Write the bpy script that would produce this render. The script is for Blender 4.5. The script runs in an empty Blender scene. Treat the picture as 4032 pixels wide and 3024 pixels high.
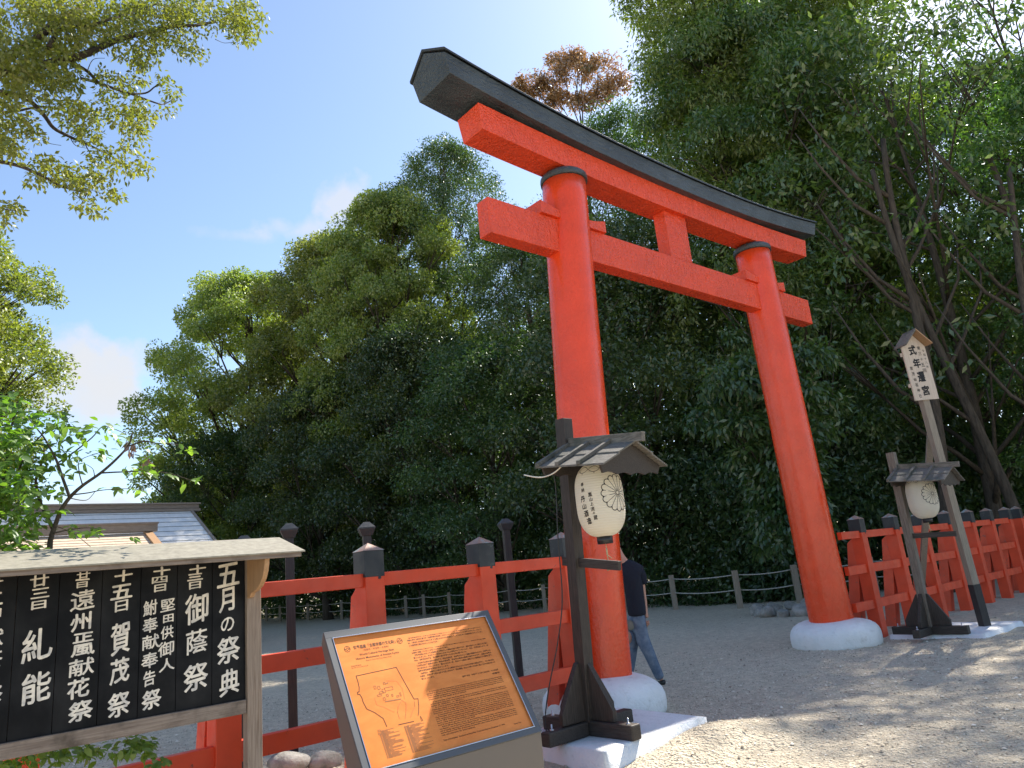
import bpy, math, random
import numpy as np
from mathutils import Vector, Matrix

# ---------------------------------------------------------------- scene, camera, sky, sun
sc = bpy.context.scene
col = sc.collection
PI = math.pi
R = math.radians
F_PX, PITCH, ROLL, CAM_H = 2870.0, R(14.5), R(-5.78), 1.5      # focal length in photo pixels (4032 wide)
TH = R(41.45)                                                   # bearing of the torii / fence line
TC = 5.81                                                       # torii axis, metres in front along its normal

cd = bpy.data.cameras.new('camera')
cam = bpy.data.objects.new('camera', cd)
col.objects.link(cam)
sc.camera = cam
cd.sensor_width = 36.0
cd.lens = 36.0 * F_PX / 4032.0
cd.clip_start, cd.clip_end = 0.05, 3000
cr, sr = math.cos(ROLL), math.sin(ROLL)
f_v = Vector((0, math.cos(PITCH), math.sin(PITCH)))
u0 = Vector((0, -math.sin(PITCH), math.cos(PITCH)))
r0 = Vector((1, 0, 0))
right_v = r0 * cr - u0 * 0 + u0 * sr
up_v = u0 * cr - r0 * sr
cam.matrix_world = Matrix(((right_v.x, up_v.x, -f_v.x, 0), (right_v.y, up_v.y, -f_v.y, 0),
                           (right_v.z, up_v.z, -f_v.z, CAM_H), (0, 0, 0, 1)))

SUN_AZ, SUN_EL = R(38.5), R(46.3)
wd = bpy.data.worlds.new('World')
sc.world = wd
wd.use_nodes = True
nt = wd.node_tree
nt.nodes.clear()
w_out = nt.nodes.new('ShaderNodeOutputWorld')
w_bg = nt.nodes.new('ShaderNodeBackground')
w_sky = nt.nodes.new('ShaderNodeTexSky')
w_sky.sky_type = 'NISHITA'
w_sky.sun_disc = False
w_sky.sun_elevation = SUN_EL
w_sky.sun_rotation = SUN_AZ
w_sky.altitude = 50
w_sky.air_density = 1.0
w_sky.dust_density = 0.55
w_sky.ozone_density = 1.2
w_bg.inputs['Strength'].default_value = 0.118
nt.links.new(w_bg.outputs[0], w_out.inputs[0])
sl = bpy.data.lights.new('sun', 'SUN')
sl.energy = 5.0
sl.angle = R(0.55)
sl.color = (1.0, 0.93, 0.82)
sun = bpy.data.objects.new('sun', sl)
col.objects.link(sun)
sd = Vector((math.sin(SUN_AZ) * math.cos(SUN_EL), math.cos(SUN_AZ) * math.cos(SUN_EL), math.sin(SUN_EL)))
sun.rotation_euler = sd.to_track_quat('Z', 'Y').to_euler()
sun.location = sd * 60

sc.view_settings.view_transform = 'Standard'
sc.view_settings.look = 'None'
sc.view_settings.exposure = 1.08
sc.view_settings.gamma = 1.0
sc.view_settings.use_curve_mapping = False
sc.cycles.use_denoising = True
sc.cycles.max_bounces = 6
sc.cycles.diffuse_bounces = 3
sc.cycles.glossy_bounces = 2
sc.cycles.transmission_bounces = 4
sc.cycles.transparent_max_bounces = 4
sc.cycles.caustics_reflective = False
sc.cycles.caustics_refractive = False
sc.cycles.sample_clamp_indirect = 4.0


def bearing(px, py):
    """direction seen at a display point (photo 2212 wide)"""
    X = (px * 4032 / 2212 - 2016) / F_PX
    Y = -(py * 4032 / 2212 - 1512) / F_PX
    return (right_v * X + up_v * Y + f_v).normalized()


def at(px, py, dist):
    d = bearing(px, py)
    h = math.hypot(d.x, d.y)
    return Vector((0, 0, CAM_H)) + d * (dist / h)


# soft white clouds, fixed to the sky's directions
tc_ = nt.nodes.new('ShaderNodeTexCoord')
prev = w_sky.outputs[0]
nz = nt.nodes.new('ShaderNodeTexNoise')
nz.inputs['Scale'].default_value = 14.0
nz.inputs['Detail'].default_value = 7.0
nz.inputs['Roughness'].default_value = 0.55
nt.links.new(tc_.outputs['Generated'], nz.inputs['Vector'])


def math_node(op, a, b=None):
    n = nt.nodes.new('ShaderNodeMath')
    n.operation = op
    for i, v in enumerate((a, b)):
        if v is None:
            continue
        if isinstance(v, (int, float)):
            n.inputs[i].default_value = v
        else:
            nt.links.new(v, n.inputs[i])
    return n.outputs[0]


for (cx, cy, rx, rz, amt) in [(215, 795, .07, .026, .9), (160, 850, .08, .036, .8), (285, 870, .05, .024, .7), (640, 500, .050, .017, .62),
                              (755, 440, .035, .030, .75), (250, 1095, .16, .022, .8), (100, 770, .05, .03, .6), (560, 512, .05, .008, .3)]:
    d = bearing(cx, cy)
    az = math.atan2(d.x, d.y)
    sub = nt.nodes.new('ShaderNodeVectorMath'); sub.operation = 'SUBTRACT'
    nt.links.new(tc_.outputs['Generated'], sub.inputs[0]); sub.inputs[1].default_value = d
    mp = nt.nodes.new('ShaderNodeMapping')
    mp.vector_type = 'POINT'
    mp.inputs['Rotation'].default_value = (0, 0, az)
    mp.inputs['Scale'].default_value = (1 / rx, 0.2, 1 / rz)
    # rotate first, then scale: use two mappings
    mp.inputs['Scale'].default_value = (1, 1, 1)
    m2 = nt.nodes.new('ShaderNodeMapping'); m2.inputs['Scale'].default_value = (1 / rx, 2.0, 1 / rz)
    nt.links.new(sub.outputs[0], mp.inputs['Vector'])
    nt.links.new(mp.outputs[0], m2.inputs['Vector'])
    ln = nt.nodes.new('ShaderNodeVectorMath'); ln.operation = 'LENGTH'
    nt.links.new(m2.outputs[0], ln.inputs[0])
    fall = math_node('SUBTRACT', 1.0, ln.outputs['Value'])
    nn_ = math_node('MULTIPLY', math_node('SUBTRACT', nz.outputs['Fac'], 0.5), 4.2)
    sm = math_node('MULTIPLY', math_node('ADD', fall, nn_), 1.1)
    cl = nt.nodes.new('ShaderNodeClamp')
    nt.links.new(sm, cl.inputs[0])
    fac = math_node('MULTIPLY', cl.outputs[0], amt)
    mx = nt.nodes.new('ShaderNodeMixRGB')
    nt.links.new(fac, mx.inputs['Fac'])
    nt.links.new(prev, mx.inputs['Color1'])
    mx.inputs['Color2'].default_value = (3.3, 3.4, 3.6, 1)
    prev = mx.outputs[0]
nt.links.new(prev, w_bg.inputs['Color'])


# ---------------------------------------------------------------- helpers
def W(s, t, z=0.0):
    return Vector((s * math.cos(TH) - t * math.sin(TH), s * math.sin(TH) + t * math.cos(TH), z))


def tag(o, label=None, cat=None, group=None, kind=None):
    if label: o['label'] = label
    if cat: o['category'] = cat
    if group: o['group'] = group
    if kind: o['kind'] = kind
    return o


def thing(name, label, cat, loc=(0, 0, 0), rotz=0.0, group=None):
    o = bpy.data.objects.new(name, None)
    o.empty_display_size = 0.2
    col.objects.link(o)
    o.location = loc
    o.rotation_euler = (0, 0, rotz)
    return tag(o, label, cat, group)


class MB:
    def __init__(self):
        self.v, self.f, self.m, self.mi = [], [], [], 0
        self.sm = []

    def add(self, vs, fs, smooth=False):
        b = len(self.v)
        self.v += [Vector(p) for p in vs]
        for f in fs:
            self.f.append([b + i for i in f]); self.m.append(self.mi); self.sm.append(smooth)
        return b

    def xf(self, start, M):
        for i in range(start, len(self.v)):
            self.v[i] = M @ self.v[i]

    def box(self, x0, x1, y0, y1, z0, z1):
        return self.add([(x0, y0, z0), (x1, y0, z0), (x1, y1, z0), (x0, y1, z0), (x0, y0, z1), (x1, y0, z1), (x1, y1, z1), (x0, y1, z1)],
                        [(0, 3, 2, 1), (4, 5, 6, 7), (0, 1, 5, 4), (1, 2, 6, 5), (2, 3, 7, 6), (3, 0, 4, 7)])

    def bar(self, a, b, w, d, up=(0, 0, 1)):
        """box of section w x d from a to b"""
        a, b = Vector(a), Vector(b)
        z = (b - a).normalized(); x = Vector(up).cross(z)
        if x.length < 1e-4: x = Vector((1, 0, 0))
        x.normalize(); y = z.cross(x)
        vs = []
        for p in (a, b):
            for sx, sy in ((-1, -1), (1, -1), (1, 1), (-1, 1)):
                vs.append(p + x * sx * w / 2 + y * sy * d / 2)
        return self.add(vs, [(0, 3, 2, 1), (4, 5, 6, 7), (0, 1, 5, 4), (1, 2, 6, 5), (2, 3, 7, 6), (3, 0, 4, 7)])

    def prism(self, poly, axis, a, b):
        """extrude a 2-D outline along x / y / z"""
        n = len(poly)
        def mk(p, h):
            return {'x': (h, p[0], p[1]), 'y': (p[0], h, p[1]), 'z': (p[0], p[1], h)}[axis]
        vs = [mk(p, a) for p in poly] + [mk(p, b) for p in poly]
        fs = [tuple(range(n))[::-1], tuple(range(n, 2 * n))] + [(i, (i + 1) % n, n + (i + 1) % n, n + i) for i in range(n)]
        return self.add(vs, fs)

    def sweep(self, rings, closed_ends=True, smooth=False):
        n = len(rings[0]); vs = [p for r in rings for p in r]; fs = []
        for k in range(len(rings) - 1):
            for i in range(n):
                j = (i + 1) % n
                fs.append((k * n + i, k * n + j, (k + 1) * n + j, (k + 1) * n + i))
        b = self.add(vs, fs, smooth)
        if closed_ends:
            self.f.append([b + i for i in range(n)][::-1]); self.m.append(self.mi); self.sm.append(False)
            e = b + (len(rings) - 1) * n
            self.f.append([e + i for i in range(n)]); self.m.append(self.mi); self.sm.append(False)
        return b

    def tube(self, pts, rad, seg=8, smooth=True, ends=True):
        pts = [Vector(p) for p in pts]
        if isinstance(rad, (int, float)): rad = [rad] * len(pts)
        rings = []
        ref = Vector((0.13, 0.27, 0.95))
        for i, p in enumerate(pts):
            a = pts[max(0, i - 1)]; c = pts[min(len(pts) - 1, i + 1)]
            d = (c - a).normalized()
            x = ref.cross(d)
            if x.length < 0.05: x = Vector((1, 0, 0)).cross(d)
            x.normalize(); y = d.cross(x)
            rings.append([p + (x * math.cos(2 * PI * k / seg) + y * math.sin(2 * PI * k / seg)) * rad[i] for k in range(seg)])
        return self.sweep(rings, ends, smooth)

    def lathe(self, prof, seg=32, c=(0, 0, 0), axis_off=None, smooth=True, ends=True):
        rings = []
        for r, z in prof:
            ox, oy = axis_off(z) if axis_off else (0, 0)
            rings.append([(c[0] + ox + r * math.cos(2 * PI * k / seg), c[1] + oy + r * math.sin(2 * PI * k / seg), c[2] + z) for k in range(seg)])
        return self.sweep(rings, ends, smooth)

    def build(self, name, mats, parent=None, bevel=0.0, rot=None):
        me = bpy.data.meshes.new(name)
        me.from_pydata([tuple(p) for p in self.v], [], self.f)
        if not isinstance(mats, (list, tuple)): mats = [mats]
        for m in mats: me.materials.append(m)
        me.polygons.foreach_set('material_index', self.m)
        me.polygons.foreach_set('use_smooth', self.sm)
        me.validate()
        me.update()
        o = bpy.data.objects.new(name, me)
        col.objects.link(o)
        if parent: o.parent = parent
        if bevel:
            b = o.modifiers.new('bevel', 'BEVEL'); b.width = bevel; b.segments = 2; b.limit_method = 'ANGLE'; b.angle_limit = R(40)
            b.use_clamp_overlap = True
        return o


def copy_tree(o, parent=None):
    c = o.copy(); col.objects.link(c); c.parent = parent
    for ch in list(o.children): copy_tree(ch, c)
    return c


# ---------------------------------------------------------------- materials
def mat(name, base=(.5, .5, .5), rough=.6, spec=.5, metallic=0.0, coat=0.0):
    m = bpy.data.materials.new(name); m.use_nodes = True
    b = m.node_tree.nodes['Principled BSDF']
    b.inputs['Base Color'].default_value = (*base, 1); b.inputs['Roughness'].default_value = rough
    b.inputs['Specular IOR Level'].default_value = spec; b.inputs['Metallic'].default_value = metallic
    b.inputs['Coat Weight'].default_value = coat
    m['b'] = 1
    return m


def nodes(m):
    t = m.node_tree
    return t, t.nodes['Principled BSDF'], t.nodes.new, t.links.new


def coords(t, scale=(1, 1, 1), rot=(0, 0, 0)):
    tc = t.nodes.new('ShaderNodeTexCoord'); mp = t.nodes.new('ShaderNodeMapping')
    mp.inputs['Scale'].default_value = scale; mp.inputs['Rotation'].default_value = rot
    t.links.new(tc.outputs['Object'], mp.inputs['Vector'])
    return mp.outputs[0]


def noise(t, vec, scale, detail=4, rough=.55, dist=0.0):
    n = t.nodes.new('ShaderNodeTexNoise')
    n.inputs['Scale'].default_value = scale; n.inputs['Detail'].default_value = detail
    n.inputs['Roughness'].default_value = rough; n.inputs['Distortion'].default_value = dist
    t.links.new(vec, n.inputs['Vector'])
    return n.outputs['Fac']


def ramp(t, fac, stops):
    r = t.nodes.new('ShaderNodeValToRGB')
    e = r.color_ramp.elements
    while len(e) < len(stops): e.new(0.5)
    for i, (p, c) in enumerate(stops):
        e[i].position = p; e[i].color = (*c, 1) if len(c) == 3 else c
    t.links.new(fac, r.inputs['Fac'])
    return r.outputs['Color']


def bump(t, b, h, strength=.3, dist=.01, chain=None):
    n = t.nodes.new('ShaderNodeBump'); n.inputs['Strength'].default_value = strength; n.inputs['Distance'].default_value = dist
    t.links.new(h, n.inputs['Height'])
    if chain: t.links.new(chain, n.inputs['Normal'])
    t.links.new(n.outputs[0], b.inputs['Normal'])
    return n.outputs[0]


def mixc(t, fac, a, b, mode='MIX'):
    n = t.nodes.new('ShaderNodeMixRGB'); n.blend_type = mode
    for i, v in (('Fac', fac), ('Color1', a), ('Color2', b)):
        if isinstance(v, (int, float)): n.inputs[i].default_value = v
        elif isinstance(v, tuple): n.inputs[i].default_value = (*v, 1)
        else: t.links.new(v, n.inputs[i])
    return n.outputs[0]


def wood(name, c0, c1, grain=(2, 40, 40), rough=.75, bs=.35, stain=None):
    m = mat(name, c0, rough, .3); t, b, N, Lk = nodes(m)
    v = coords(t, grain)
    f = noise(t, v, 3.0, 6, .65, .6)
    c = ramp(t, f, [(.3, c0), (.7, c1)])
    if stain:
        f2 = noise(t, coords(t, (1, 1, 1)), 5.0, 5, .6)
        c = mixc(t, ramp(t, f2, [(.5, (0, 0, 0)), (.68, (1, 1, 1))]), c, stain)
    Lk(c, b.inputs['Base Color']); bump(t, b, f, bs, .004)
    return m


def paint(name, c, rough=.32, wear=None, wear_at=.66, ripple=30.0, bs=.25, var=.18, stretch=(1, 1, 1), bd=.006):
    m = mat(name, c, rough, .5); t, b, N, Lk = nodes(m)
    v = coords(t)
    lo = tuple(x * (1 - var) for x in c); hi = tuple(min(1, x * (1 + var)) for x in c)
    cc = ramp(t, noise(t, v, 2.3, 5, .6), [(.3, lo), (.7, hi)])
    if wear:
        f = noise(t, coords(t, (1, 1, 1)), 9.0, 8, .7, .4)
        cc = mixc(t, ramp(t, f, [(wear_at, (0, 0, 0)), (wear_at + .05, (1, 1, 1))]), cc, wear)
    Lk(cc, b.inputs['Base Color'])
    Lk(ramp(t, noise(t, v, 6.0, 4), [(.3, (rough * .75,) * 3), (.7, (min(1, rough * 1.35),) * 3)]), b.inputs['Roughness'])
    h = mixc(t, .4, noise(t, coords(t, stretch), ripple, 4, .6, .5), noise(t, coords(t, (1, 1, 1)), ripple * 4, 2))
    bump(t, b, h, bs, bd)
    return m


M = {}
M['verm'] = paint('vermilion_gloss', (.75, .063, .014), .25, ripple=9, bs=.6, var=.12, stretch=(1.5, 1.5, .35), bd=.014, wear=(.62, .10, .05), wear_at=.66)
M['verm_beam'] = paint('vermilion_beam', (.76, .066, .015), .28, ripple=11, bs=1.0, var=.1, stretch=(1.7, 1.2, .8), bd=.045)
M['verm_fence'] = paint('vermilion_fence', (.67, .062, .016), .5, wear=(.20, .05, .035), wear_at=.655, ripple=22, bs=.3, var=.16)
M['verm_worn'] = paint('vermilion_worn', (.66, .085, .035), .6, wear=(.25, .10, .075), wear_at=.60, ripple=22, bs=.4, var=.2)
M['black'] = paint('black_gloss', (.045, .055, .060), .36, ripple=12, bs=1.0, var=.35, stretch=(.5, 1.8, 1.8), bd=.04)
M['black_roof'] = paint('black_copper_strip', (.02, .024, .026), .5, ripple=8, bs=.15, var=.2)
M['black_cap'] = paint('black_cap', (.022, .026, .030), .5, wear=(.07, .085, .08), wear_at=.6, ripple=20, bs=.3)
M['copper_cap'] = paint('copper_cap', (.34, .20, .15), .55, wear=(.30, .34, .32), wear_at=.52, ripple=30)
M['pole'] = wood('pole_dark', (.018, .018, .020), (.045, .042, .042), (30, 30, 2), .5)
M['darkwood'] = wood('dark_wood', (.022, .018, .015), (.075, .060, .050), (36, 36, 2.0), .6, .5)
M['darkwood_h'] = wood('dark_wood_level', (.022, .018, .016), (.075, .062, .052), (2.0, 36, 36), .6, .5)
M['roofwood'] = wood('roof_wood', (.07, .062, .052), (.24, .22, .19), (3, 34, 34), .8, .6, stain=(.07, .075, .06))
M['oldwood'] = wood('grey_wood', (.09, .075, .062), (.25, .21, .17), (30, 30, 1.6), .8, .6)
M['paleold'] = wood('pale_grey_wood', (.20, .165, .125), (.34, .29, .23), (26, 26, 1.5), .8, .4)
M['boardwood'] = wood('weathered_board_wood', (.16, .115, .085), (.31, .25, .20), (34, 34, 1.4), .75, .45)
M['boardwood_h'] = wood('weathered_board_rail', (.13, .098, .08), (.28, .23, .19), (1.4, 34, 34), .75, .45, stain=(.09, .07, .055))
M['newwood'] = wood('bracket_wood', (.30, .17, .085), (.43, .27, .15), (30, 30, 2), .6, .3)
M['palewood'] = wood('pale_sign_wood', (.46, .37, .29), (.62, .52, .43), (28, 28, 1.5), .7, .3)
M['ridgewood'] = wood('ridge_wood', (.17, .14, .11), (.32, .27, .23), (1.5, 20, 20), .8, .4)

m = mat('notice_black', (.008, .009, .011), .5, .10); t, b, N, Lk = nodes(m)
Lk(ramp(t, noise(t, coords(t, (1.2, 1, 1)), 4, 6, .6), [(.42, (.005, .006, .008)), (.75, (.022, .023, .025))]), b.inputs['Base Color'])
Lk(ramp(t, noise(t, coords(t), 5, 5), [(.3, (.34,) * 3), (.7, (.5,) * 3)]), b.inputs['Roughness'])
M['noticeblack'] = m
m = mat('brush_white', (.72, .67, .58), .6, .3); t, b, N, Lk = nodes(m)
Lk(ramp(t, noise(t, coords(t, (14, 14, 9)), 2, 4), [(.35, (.50, .48, .45)), (.6, (.78, .72, .62))]), b.inputs['Base Color'])
M['white_ink'] = m
m = mat('plaster', (.84, .85, .86), .7, .3); t, b, N, Lk = nodes(m)
fz = noise(t, coords(t), 3.0, 6, .6)
pc = ramp(t, fz, [(.3, (.74, .75, .74)), (.65, (.86, .86, .85))])
pc = mixc(t, ramp(t, noise(t, coords(t), 8, 8, .7), [(.56, (0, 0, 0)), (.74, (.55, .55, .55))]), pc, (.42, .40, .35))
Lk(pc, b.inputs['Base Color'])
bump(t, b, mixc(t, .5, fz, noise(t, coords(t), 20, 6, .7)), .9, .035)
M['plaster'] = m
m = mat('roof_metal', (.42, .39, .32), .6, .4); t, b, N, Lk = nodes(m)
fz = noise(t, coords(t), 26, 7, .7)
Lk(ramp(t, fz, [(.35, (.21, .19, .145)), (.7, (.35, .32, .25))]), b.inputs['Base Color']); bump(t, b, fz, .15, .003)
M['roofmetal'] = m
M['steel'] = mat('grey_steel', (.115, .118, .122), .5, .4, .4)
M['steel_side'] = mat('brown_steel', (.16, .145, .135), .4, .5, .5)
M['trim'] = mat('bright_trim', (.62, .62, .62), .25, .5, 1.0)
m = mat('copper_plate', (.78, .27, .07), .42, .3, .25, .3); t, b, N, Lk = nodes(m)
fz = noise(t, coords(t, (1.2, 1, 3)), 3, 5, .6, .5)
Lk(ramp(t, fz, [(.35, (.70, .20, .028)), (.7, (.86, .28, .05))]), b.inputs['Base Color'])
b.inputs['Coat Roughness'].default_value = .12
M['copper'] = m
M['engrave'] = mat('engraving', (.10, .035, .012), .6, .3)
M['engrave2'] = mat('engraving_faint', (.36, .14, .05), .6, .3)
M['ink'] = mat('black_ink', (.012, .011, .012), .6, .3)
m = mat('lantern_paper', (.80, .77, .68), .7, .2); t, b, N, Lk = nodes(m)
wv = t.nodes.new('ShaderNodeTexWave'); wv.wave_type = 'BANDS'; wv.bands_direction = 'Z'; wv.inputs['Scale'].default_value = 15.0
Lk(coords(t), wv.inputs['Vector'])
bump(t, b, wv.outputs['Fac'], .5, .006)
Lk(ramp(t, wv.outputs['Fac'], [(0, (.80, .77, .67)), (1, (.86, .84, .76))]), b.inputs['Base Color'])
tr = N('ShaderNodeBsdfTranslucent'); tr.inputs['Color'].default_value = (.86, .80, .66, 1)
ms = N('ShaderNodeMixShader'); ms.inputs[0].default_value = .5
Lk(b.outputs[0], ms.inputs[1]); Lk(tr.outputs[0], ms.inputs[2]); Lk(ms.outputs[0], t.nodes['Material Output'].inputs[0])
M['paper'] = m
M['blackplastic'] = mat('black_ring', (.012, .012, .014), .35)
M['cord'] = mat('twine', (.50, .40, .24), .9, .1)
M['cable'] = mat('black_cable', (.03, .03, .028), .5)
M['whitewire'] = mat('white_wire', (.72, .68, .58), .6)
M['zinc'] = mat('zinc_bolt', (.6, .6, .6), .3, .5, .9)
M['rope'] = mat('grey_rope', (.42, .41, .37), .9, .1)
M['stone'] = mat('stone', (.2, .2, .19), .85, .3); t, b, N, Lk = nodes(M['stone'])
fz = noise(t, coords(t), 7, 7, .65)
Lk(ramp(t, fz, [(.3, (.16, .16, .135)), (.7, (.42, .40, .37))]), b.inputs['Base Color']); bump(t, b, fz, .8, .03)
M['bark'] = mat('bark', (.07, .055, .042), .9, .2); t, b, N, Lk = nodes(M['bark'])
fz = noise(t, coords(t, (6, 6, 1)), 3, 6, .7)
Lk(ramp(t, fz, [(.3, (.035, .028, .022)), (.7, (.115, .092, .070))]), b.inputs['Base Color']); bump(t, b, fz, .8, .04)
m = mat('blue_copper_roof', (.42, .50, .56), .5, .5, .0); t, b, N, Lk = nodes(m)
fz = noise(t, coords(t, (3, 1, 1)), 2.2, 5, .6)
Lk(ramp(t, fz, [(.35, (.72, .70, .66)), (.62, (.82, .79, .74)), (.8, (.70, .62, .52))]), b.inputs['Base Color'])
M['blueroof'] = m
m = mat('shingle', (.55, .43, .31), .8, .2); t, b, N, Lk = nodes(m)
fz = noise(t, coords(t, (1, 1, 1)), 9, 5, .6)
Lk(ramp(t, fz, [(.3, (.46, .36, .27)), (.7, (.66, .53, .40))]), b.inputs['Base Color'])
M['shingle'] = m
M['wallwood'] = wood('hall_wall', (.12, .08, .05), (.2, .14, .09), (20, 20, 1))

# gravel court
m = mat('gravel', (.38, .36, .32), .95, .15); t, b, N, Lk = nodes(m)
tcn = N('ShaderNodeTexCoord'); v = tcn.outputs['Object']
vo = N('ShaderNodeTexVoronoi'); vo.inputs['Scale'].default_value = 46; Lk(v, vo.inputs['Vector'])
vo2 = N('ShaderNodeTexVoronoi'); vo2.inputs['Scale'].default_value = 20; Lk(v, vo2.inputs['Vector'])
g1 = noise(t, v, 26, 6, .75); g2 = noise(t, v, .9, 4, .6); g3 = noise(t, v, 7, 5, .65)
c1 = ramp(t, vo.outputs['Color'], [(.15, (.34, .285, .20)), (.5, (.66, .565, .42)), (.85, (.86, .75, .57))])
c2 = mixc(t, .55, c1, ramp(t, g1, [(.38, (.20, .17, .12)), (.60, (.88, .765, .58))]))
c3 = mixc(t, .5, c2, ramp(t, g3, [(.34, (.34, .29, .215)), (.66, (.84, .73, .56))]))
c4 = mixc(t, .3, c3, ramp(t, g2, [(.3, (.56, .485, .37)), (.7, (.74, .64, .49))]))
Lk(c4, b.inputs['Base Color'])
hh = mixc(t, .5, vo.outputs['Distance'], g1)
hh = mixc(t, .35, hh, vo2.outputs['Distance'])
bump(t, b, hh, 1.0, .06)
M['gravel'] = m


def leafmat(name, c0, c1, trans=.45, tcol=None, gloss=.12, rough=.35, brown=None):
    m = bpy.data.materials.new(name); m.use_nodes = True
    t = m.node_tree; t.nodes.clear()
    o = t.nodes.new('ShaderNodeOutputMaterial'); N = t.nodes.new; Lk = t.links.new
    g = N('ShaderNodeNewGeometry')
    tc = N('ShaderNodeTexCoord')
    nz = noise(t, tc.outputs['Object'], .55, 3, .6)
    f = N('ShaderNodeMath'); f.operation = 'MULTIPLY_ADD'; Lk(g.outputs['Random Per Island'], f.inputs[0]); f.inputs[1].default_value = .55
    f2 = N('ShaderNodeMath'); f2.operation = 'MULTIPLY_ADD'; Lk(nz, f2.inputs[0]); f2.inputs[1].default_value = 1.5; f2.inputs[2].default_value = -.52
    Lk(f2.outputs[0], f.inputs[2])
    stops = [(.1, c0), (.85, c1)]
    if brown: stops = [(.05, c0), (.7, c1), (.95, brown)]
    c = ramp(t, f.outputs[0], stops)
    oi = N('ShaderNodeObjectInfo')
    hs = N('ShaderNodeHueSaturation'); Lk(c, hs.inputs['Color'])
    mv = N('ShaderNodeMath'); mv.operation = 'MULTIPLY_ADD'; Lk(oi.outputs['Random'], mv.inputs[0]); mv.inputs[1].default_value = .35; mv.inputs[2].default_value = .83
    Lk(mv.outputs[0], hs.inputs['Value'])
    mh = N('ShaderNodeMath'); mh.operation = 'MULTIPLY_ADD'; Lk(oi.outputs['Random'], mh.inputs[0]); mh.inputs[1].default_value = .03; mh.inputs[2].default_value = .485
    Lk(mh.outputs[0], hs.inputs['Hue'])
    d = N('ShaderNodeBsdfDiffuse'); Lk(hs.outputs[0], d.inputs['Color'])
    tr = N('ShaderNodeBsdfTranslucent')
    tb = mixc(t, 1.0, hs.outputs[0], tcol or (1.5, 1.7, .7), 'MULTIPLY')
    Lk(tb, tr.inputs['Color'])
    m1 = N('ShaderNodeMixShader'); m1.inputs[0].default_value = trans
    Lk(d.outputs[0], m1.inputs[1]); Lk(tr.outputs[0], m1.inputs[2])
    gl = N('ShaderNodeBsdfGlossy'); gl.inputs['Roughness'].default_value = rough; gl.inputs['Color'].default_value = (.85, .9, .9, 1)
    m2 = N('ShaderNodeMixShader'); m2.inputs[0].default_value = gloss
    Lk(m1.outputs[0], m2.inputs[1]); Lk(gl.outputs[0], m2.inputs[2]); Lk(m2.outputs[0], o.inputs[0])
    return m


M['lf_camphor'] = leafmat('camphor_leaf', (.11, .17, .026), (.27, .29, .05), .45, gloss=.07, rough=.5)
M['lf_oak'] = leafmat('oak_leaf', (.040, .095, .024), (.125, .19, .042), .42, gloss=.07)
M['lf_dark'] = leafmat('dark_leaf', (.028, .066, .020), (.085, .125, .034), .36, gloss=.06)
M['lf_brown'] = leafmat('dying_leaf', (.17, .095, .045), (.30, .165, .08), .4, (1.4, 1.1, .7), brown=(.10, .11, .03))
M['lf_near'] = leafmat('shrub_leaf', (.085, .18, .02), (.19, .30, .04), .55, gloss=.06, rough=.45)
M['lf_yellow'] = leafmat('yellow_camphor_leaf', (.12, .16, .024), (.26, .26, .05), .45, gloss=.05, rough=.5)
M['lf_fresh'] = leafmat('fresh_oak_leaf', (.085, .15, .022), (.22, .27, .05), .48, gloss=.06, rough=.5)
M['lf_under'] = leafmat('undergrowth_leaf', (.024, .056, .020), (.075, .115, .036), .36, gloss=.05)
M['lf_dead'] = leafmat('withered_leaf', (.10, .05, .03), (.16, .09, .06), .3, (1.2, 1.0, .8))


# ---------------------------------------------------------------- ground
def gravel_height(x, y):
    s = x * np.cos(TH) + y * np.sin(TH); t = -x * np.sin(TH) + y * np.cos(TH)
    h = .012 * np.sin(3.1 * x + 1.3 * np.sin(2.2 * y)) * np.sin(2.7 * y + .8) + .008 * np.sin(7.3 * x + 4.1 * y) * np.sin(6.1 * y - 3.0 * x)
    h = h + .005 * np.sin(17 * x + 5 * np.sin(3 * y)) * np.sin(15 * y + 2.0 * np.sin(5 * x))
    fade = np.clip(1 - (np.hypot(x, y) - 18) / 25, 0, 1)
    h = h * fade
    h = h + .12 * np.exp(-((s - 5.55) / .55) ** 2 - ((t - 4.0) / .42) ** 2)
    h = h + .05 * np.exp(-((s - 4.9) / .6) ** 2 - ((t - 3.95) / .3) ** 2)
    return h


rr = np.concatenate([np.arange(.6, 16, .075), np.geomspace(16, 900, 70)])
aa = np.concatenate([np.linspace(R(-52), R(52), 260), np.linspace(R(52), R(308), 40)[1:-1]])
AA, RR = np.meshgrid(aa, rr)
gx, gy = RR * np.sin(AA), RR * np.cos(AA)
gz = gravel_height(gx, gy)
na, nr = len(aa), len(rr)
vs = np.stack([gx, gy, gz], -1).reshape(-1, 3)
idx = np.arange(na * nr).reshape(nr, na)
nxt = np.roll(idx, -1, 1)
fs = np.stack([idx[:-1], idx[1:], nxt[1:], nxt[:-1]], -1).reshape(-1, 4)


def quad_mesh(name, vs, fs, mats, smooth=False, mi=None):
    me = bpy.data.meshes.new(name)
    me.vertices.add(len(vs)); me.vertices.foreach_set('co', np.ascontiguousarray(vs, np.float32).ravel())
    nf, k = fs.shape
    me.loops.add(nf * k); me.loops.foreach_set('vertex_index', np.ascontiguousarray(fs, np.int32).ravel())
    me.polygons.add(nf); me.polygons.foreach_set('loop_start', np.arange(nf, dtype=np.int32) * k)
    if not isinstance(mats, (list, tuple)): mats = [mats]
    for m in mats: me.materials.append(m)
    if mi is not None: me.polygons.foreach_set('material_index', np.ascontiguousarray(mi, np.int32))
    if smooth: me.polygons.foreach_set('use_smooth', np.ones(nf, bool))
    me.update(calc_edges=True)
    return me


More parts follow.
